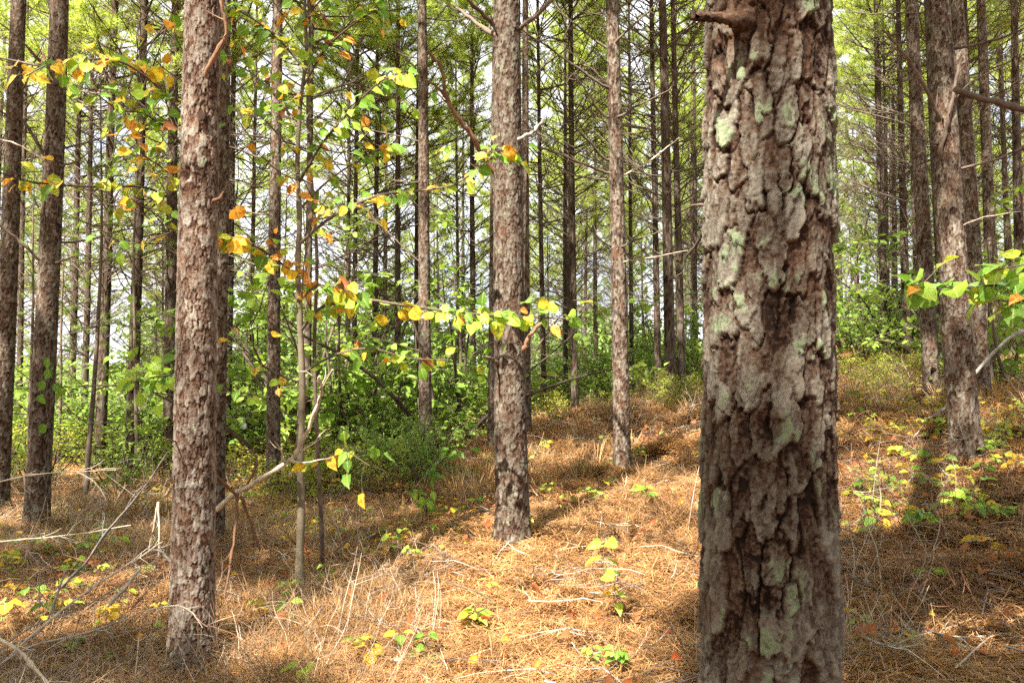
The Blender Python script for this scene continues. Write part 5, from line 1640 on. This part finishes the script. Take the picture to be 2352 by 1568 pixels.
x, y = field(rng, 420, 5.0, 9.5, 1.0, 1940, 2450)
x2, y2 = field(rng, 420, 5.2, 10, 0.9, -60, 1060)
x, y = np.concatenate([x, x2]), np.concatenate([y, y2])
k = clumpy(x, y, 17, 0.05, 0.9); x, y = x[k], y[k]
scatter('ground_cover_leaves', cover_clump(9, 4, 0.20, 0.052, [M_SHRUB, M_SHRUB_Y, LEAFM['yellow']]), np.stack([x, y, hgt(x, y)], -1), slope_rot(x, y, rng.uniform(0, 6.28, len(x))), rng.uniform(0.5, 1.2, len(x)), 'low green and yellow leaves on the near slope')
for v in range(3):
    rng = np.random.default_rng(160 + v)
    mb = MB()
    for i in range(4):
        p = np.array([rng.normal() * 0.12, rng.normal() * 0.12, -0.02]); a = rng.uniform(0, 6.28)
        Q = branch_path(p, a, rng.uniform(0.7, 1.4), rng.uniform(0.2, 0.55), rng, -0.3, 6, 0.16)
        tube(mb, Q, np.linspace(0.0026, 0.001, len(Q)), 4, 0, cap=False)
        for q in range(3):
            j = int(rng.integers(2, len(Q) - 1))
            Q2 = branch_path(Q[j], rng.uniform(0, 6.28), rng.uniform(0.0, 0.9), rng.uniform(0.06, 0.2), rng, 0.0, 4, 0.2)
            tube(mb, Q2, np.linspace(0.0015, 0.0006, len(Q2)), 3, 0, cap=False)
    x, y = field(rng, 650, 3.6, 13, 1.1)
    px = W / 2 + FPX * x / y
    k = ~((px > 980) & (px < 1640) & (y < 9)) & clumpy(x, y, 21 + v, -0.15, 0.8)
    x, y = x[k], y[k]
    scatter('dry_undergrowth', mb.mesh('stems', [M_WOOD, M_WOOD_BROWN, M_WOOD_PALE][v]), np.stack([x, y, hgt(x, y)], -1), np.stack([x * 0, x * 0, rng.uniform(0, 6.28, len(x))], -1), rng.uniform(0.6, 1.4, len(x)), 'bare dry stems standing in the straw')

# fine twig litter and dead leaf litter
for v in range(4):
    mb = MB()
    rng = np.random.default_rng(90 + v)
    for i in range(4):
        a = rng.uniform(0, 6.28); p = np.array([rng.normal() * 0.25, rng.normal() * 0.25, rng.uniform(0.02, 0.07)])
        Q = branch_path(p, a, rng.normal() * 0.15, rng.uniform(0.10, 0.42), rng, 0.0, 5, 0.22)
        tube(mb, Q, np.linspace(rng.uniform(.0018, .004), 0.0008, len(Q)), 4, 0, cap=False)
        Q2 = branch_path(Q[2], a + rng.choice([-1, 1]) * 0.8, 0.2, rng.uniform(0.05, 0.15), rng, 0.1, 3, 0.2)
        tube(mb, Q2, np.linspace(.0016, 0.0006, len(Q2)), 3, 0, cap=False)
    x, y = field(rng, 260, 3.4, 14, 1.3)
    scatter('twig_litter', mb.mesh('twigs', [M_WOOD_PALE, M_WOOD_GREY, M_WOOD, M_WOOD_PALE][v]), np.stack([x, y, hgt(x, y) + 0.02], -1), slope_rot(x, y, rng.uniform(0, 6.28, len(x))), rng.uniform(0.6, 1.5, len(x)), 'thin dry twigs scattered over the straw')
for v, (c, n, sz) in enumerate([('brown', 2000, 0.055), ('red', 700, 0.05), ('pale', 70, 0.04), ('orange', 260, 0.045), ('yellow', 300, 0.045)]):
    rng = np.random.default_rng(120 + v)
    mb = MB()
    for q in range(2):
        V, F = leaf_arrays(q, 0.75, 0.7, 0.10, 5 + v * 3 + q)
        mb.add(V * sz * (1 - 0.25 * q) + np.array([0.10 * q, 0.05 * q, 0]), F)
    x, y = field(rng, n, 3.4, 17, 1.2)
    r_ = slope_rot(x, y, rng.uniform(0, 6.28, n)) + np.stack([rng.normal(size=n) * 0.5, rng.normal(size=n) * 0.5, np.zeros(n)], -1)
    scatter('leaf_litter', mb.mesh('litter', LEAFM[c]), np.stack([x, y, hgt(x, y) + 0.055], -1), r_, rng.uniform(0.6, 1.4, n), 'small dry %s leaves scattered over the straw' % c)

# straw heaped against the near trunks, and chips of shed bark
pts = []
rng = np.random.default_rng(140)
for key in ('B', 'F', 'H', 'C', 'G', 'T10', 'T15', 'I', 'B2', 'D'):
    g, Yk, rk, lk = NEAR[key]
    for q in range(26):
        a = rng.uniform(0, 2 * PI); r = rk * 1.25 + abs(rng.normal()) * 0.10
        x_, y_ = g[0] + r * math.cos(a), g[1] + r * math.sin(a)
        pts.append((x_, y_, h1(x_, y_) + max(0.0, 0.07 - 0.35 * (r - rk * 1.25)), a))
pts = np.array(pts)
tl = np.stack([0.35 * np.sin(pts[:, 3]), -0.35 * np.cos(pts[:, 3]), rng.uniform(0, 6.28, len(pts))], -1)
scatter('pine_straw', needle_clump(5, 90, 0.11, 0.13, 0.0034, 0.05).mesh('straw', M_STRAW), pts[:, :3], tl, rng.uniform(0.8, 1.2, len(pts)), 'brown pine straw heaped against the trunk feet')
for v in range(3):
    rng = np.random.default_rng(150 + v)
    mb = MB()
    n = 7; a = np.arange(n) * 2 * PI / n
    rr_ = rng.uniform(0.6, 1.1, n)
    ring = np.stack([0.022 * rr_ * np.cos(a), 0.036 * rr_ * np.sin(a), rng.normal(size=n) * 0.003], -1)
    up = ring * [0.92, 0.92, 1] + [0, 0, 0.007]
    V = np.vstack([ring, up, [[0, 0, 0.009]]])
    idx = np.arange(n)
    mb.add(V, np.stack([idx, (idx + 1) % n, n + (idx + 1) % n, n + idx], -1))
    mb.F.append((np.stack([n + idx, n + (idx + 1) % n, np.full(n, 2 * n)], -1), 0))
    x, y = field(rng, 260, 3.4, 12, 1.2)
    scatter('bark_litter', mb.mesh('chip', [M_WOOD_GREY, M_WOOD, M_WOOD_BROWN][v]), np.stack([x, y, hgt(x, y) + 0.05], -1), slope_rot(x, y, rng.uniform(0, 6.28, 260)) + rng.normal(size=(260, 3)) * 0.3, rng.uniform(0.5, 1.6, 260), 'small chips of shed bark lying on the straw')

# ------------------------------------------------------------------ labels of the look-alikes, by their order between landmark trunks
ORD = ['first', 'second', 'third', 'fourth', 'fifth', 'sixth', 'seventh', 'eighth', 'ninth', 'tenth', 'eleventh', 'twelfth', 'thirteenth', 'fourteenth', 'fifteenth', 'sixteenth', 'seventeenth', 'eighteenth',
       'nineteenth', 'twentieth', 'twenty-first', 'twenty-second', 'twenty-third', 'twenty-fourth', 'twenty-fifth', 'twenty-sixth', 'twenty-seventh', 'twenty-eighth', 'twenty-ninth', 'thirtieth', 'thirty-first', 'thirty-second', 'thirty-third', 'thirty-fourth', 'thirty-fifth', 'thirty-sixth', 'thirty-seventh', 'thirty-eighth', 'thirty-ninth', 'fortieth', 'forty-first', 'forty-second'] + ['forty-third', 'forty-fourth', 'forty-fifth', 'forty-sixth', 'forty-seventh', 'forty-eighth', 'forty-ninth', 'fiftieth'] + ['fifty-' + q for q in ('first', 'second', 'third', 'fourth', 'fifth', 'sixth', 'seventh', 'eighth', 'ninth')] + ['sixtieth']
MARKS = [(-9e9, 'the picture edge'), (84, 'vine-leaved pine'), (437, 'sunlit pine'), (690, 'pale sapling'), (975, 'straight pine'), (1178, 'middle pine'), (1425, 'dark slender pine'),
         (1780, 'thick trunk'), (2140, 'pale pine'), (9e9, 'the picture edge')]
def gap_labels(objs, noun):
    gaps = {}
    for o in objs:
        x, y, z = o.location
        px = picture_x(x, y)
        k = max(i for i, (m, n) in enumerate(MARKS) if m <= px)
        gaps.setdefault(k, []).append((px, o))
    for k, rows in gaps.items():
        rows.sort(key=lambda r: r[0])
        for i, (px, o) in enumerate(rows):
            a, b = MARKS[k][1], MARKS[k + 1][1]
            o['label'] = '%s %s from the left between %s and %s' % (ORD[min(i, len(ORD) - 1)], noun, a, b)
gap_labels(FAR_PINES, 'background pine')
for g, noun in (('thicket below the sky gap', 'thicket shrub'), ('thicket behind the dark pine', 'thicket shrub'), ('shrubs among low side pines', 'low shrub'), ('shrubs up the slope', 'slope shrub'),
                ('knee-high shrubs', 'knee-high shrub'), ('low shrubs on the slope', 'yellowing shrub'), ('low shrubs past the path', 'low yellowing shrub'), ('tall bushes up the slope', 'tall leafy bush'), ('tall bushes on the low side', 'tall loose bush'), ('loose thin sticks', 'loose thin stick'),
                ('trees in the valley', 'valley tree'), ('seedlings up the slope', 'small seedling'), ('seedlings on the low ground', 'small seedling'), ('seedlings on the straw path', 'small seedling')):
    gap_labels([o for o in COL.objects if o.get('group') == g], noun)
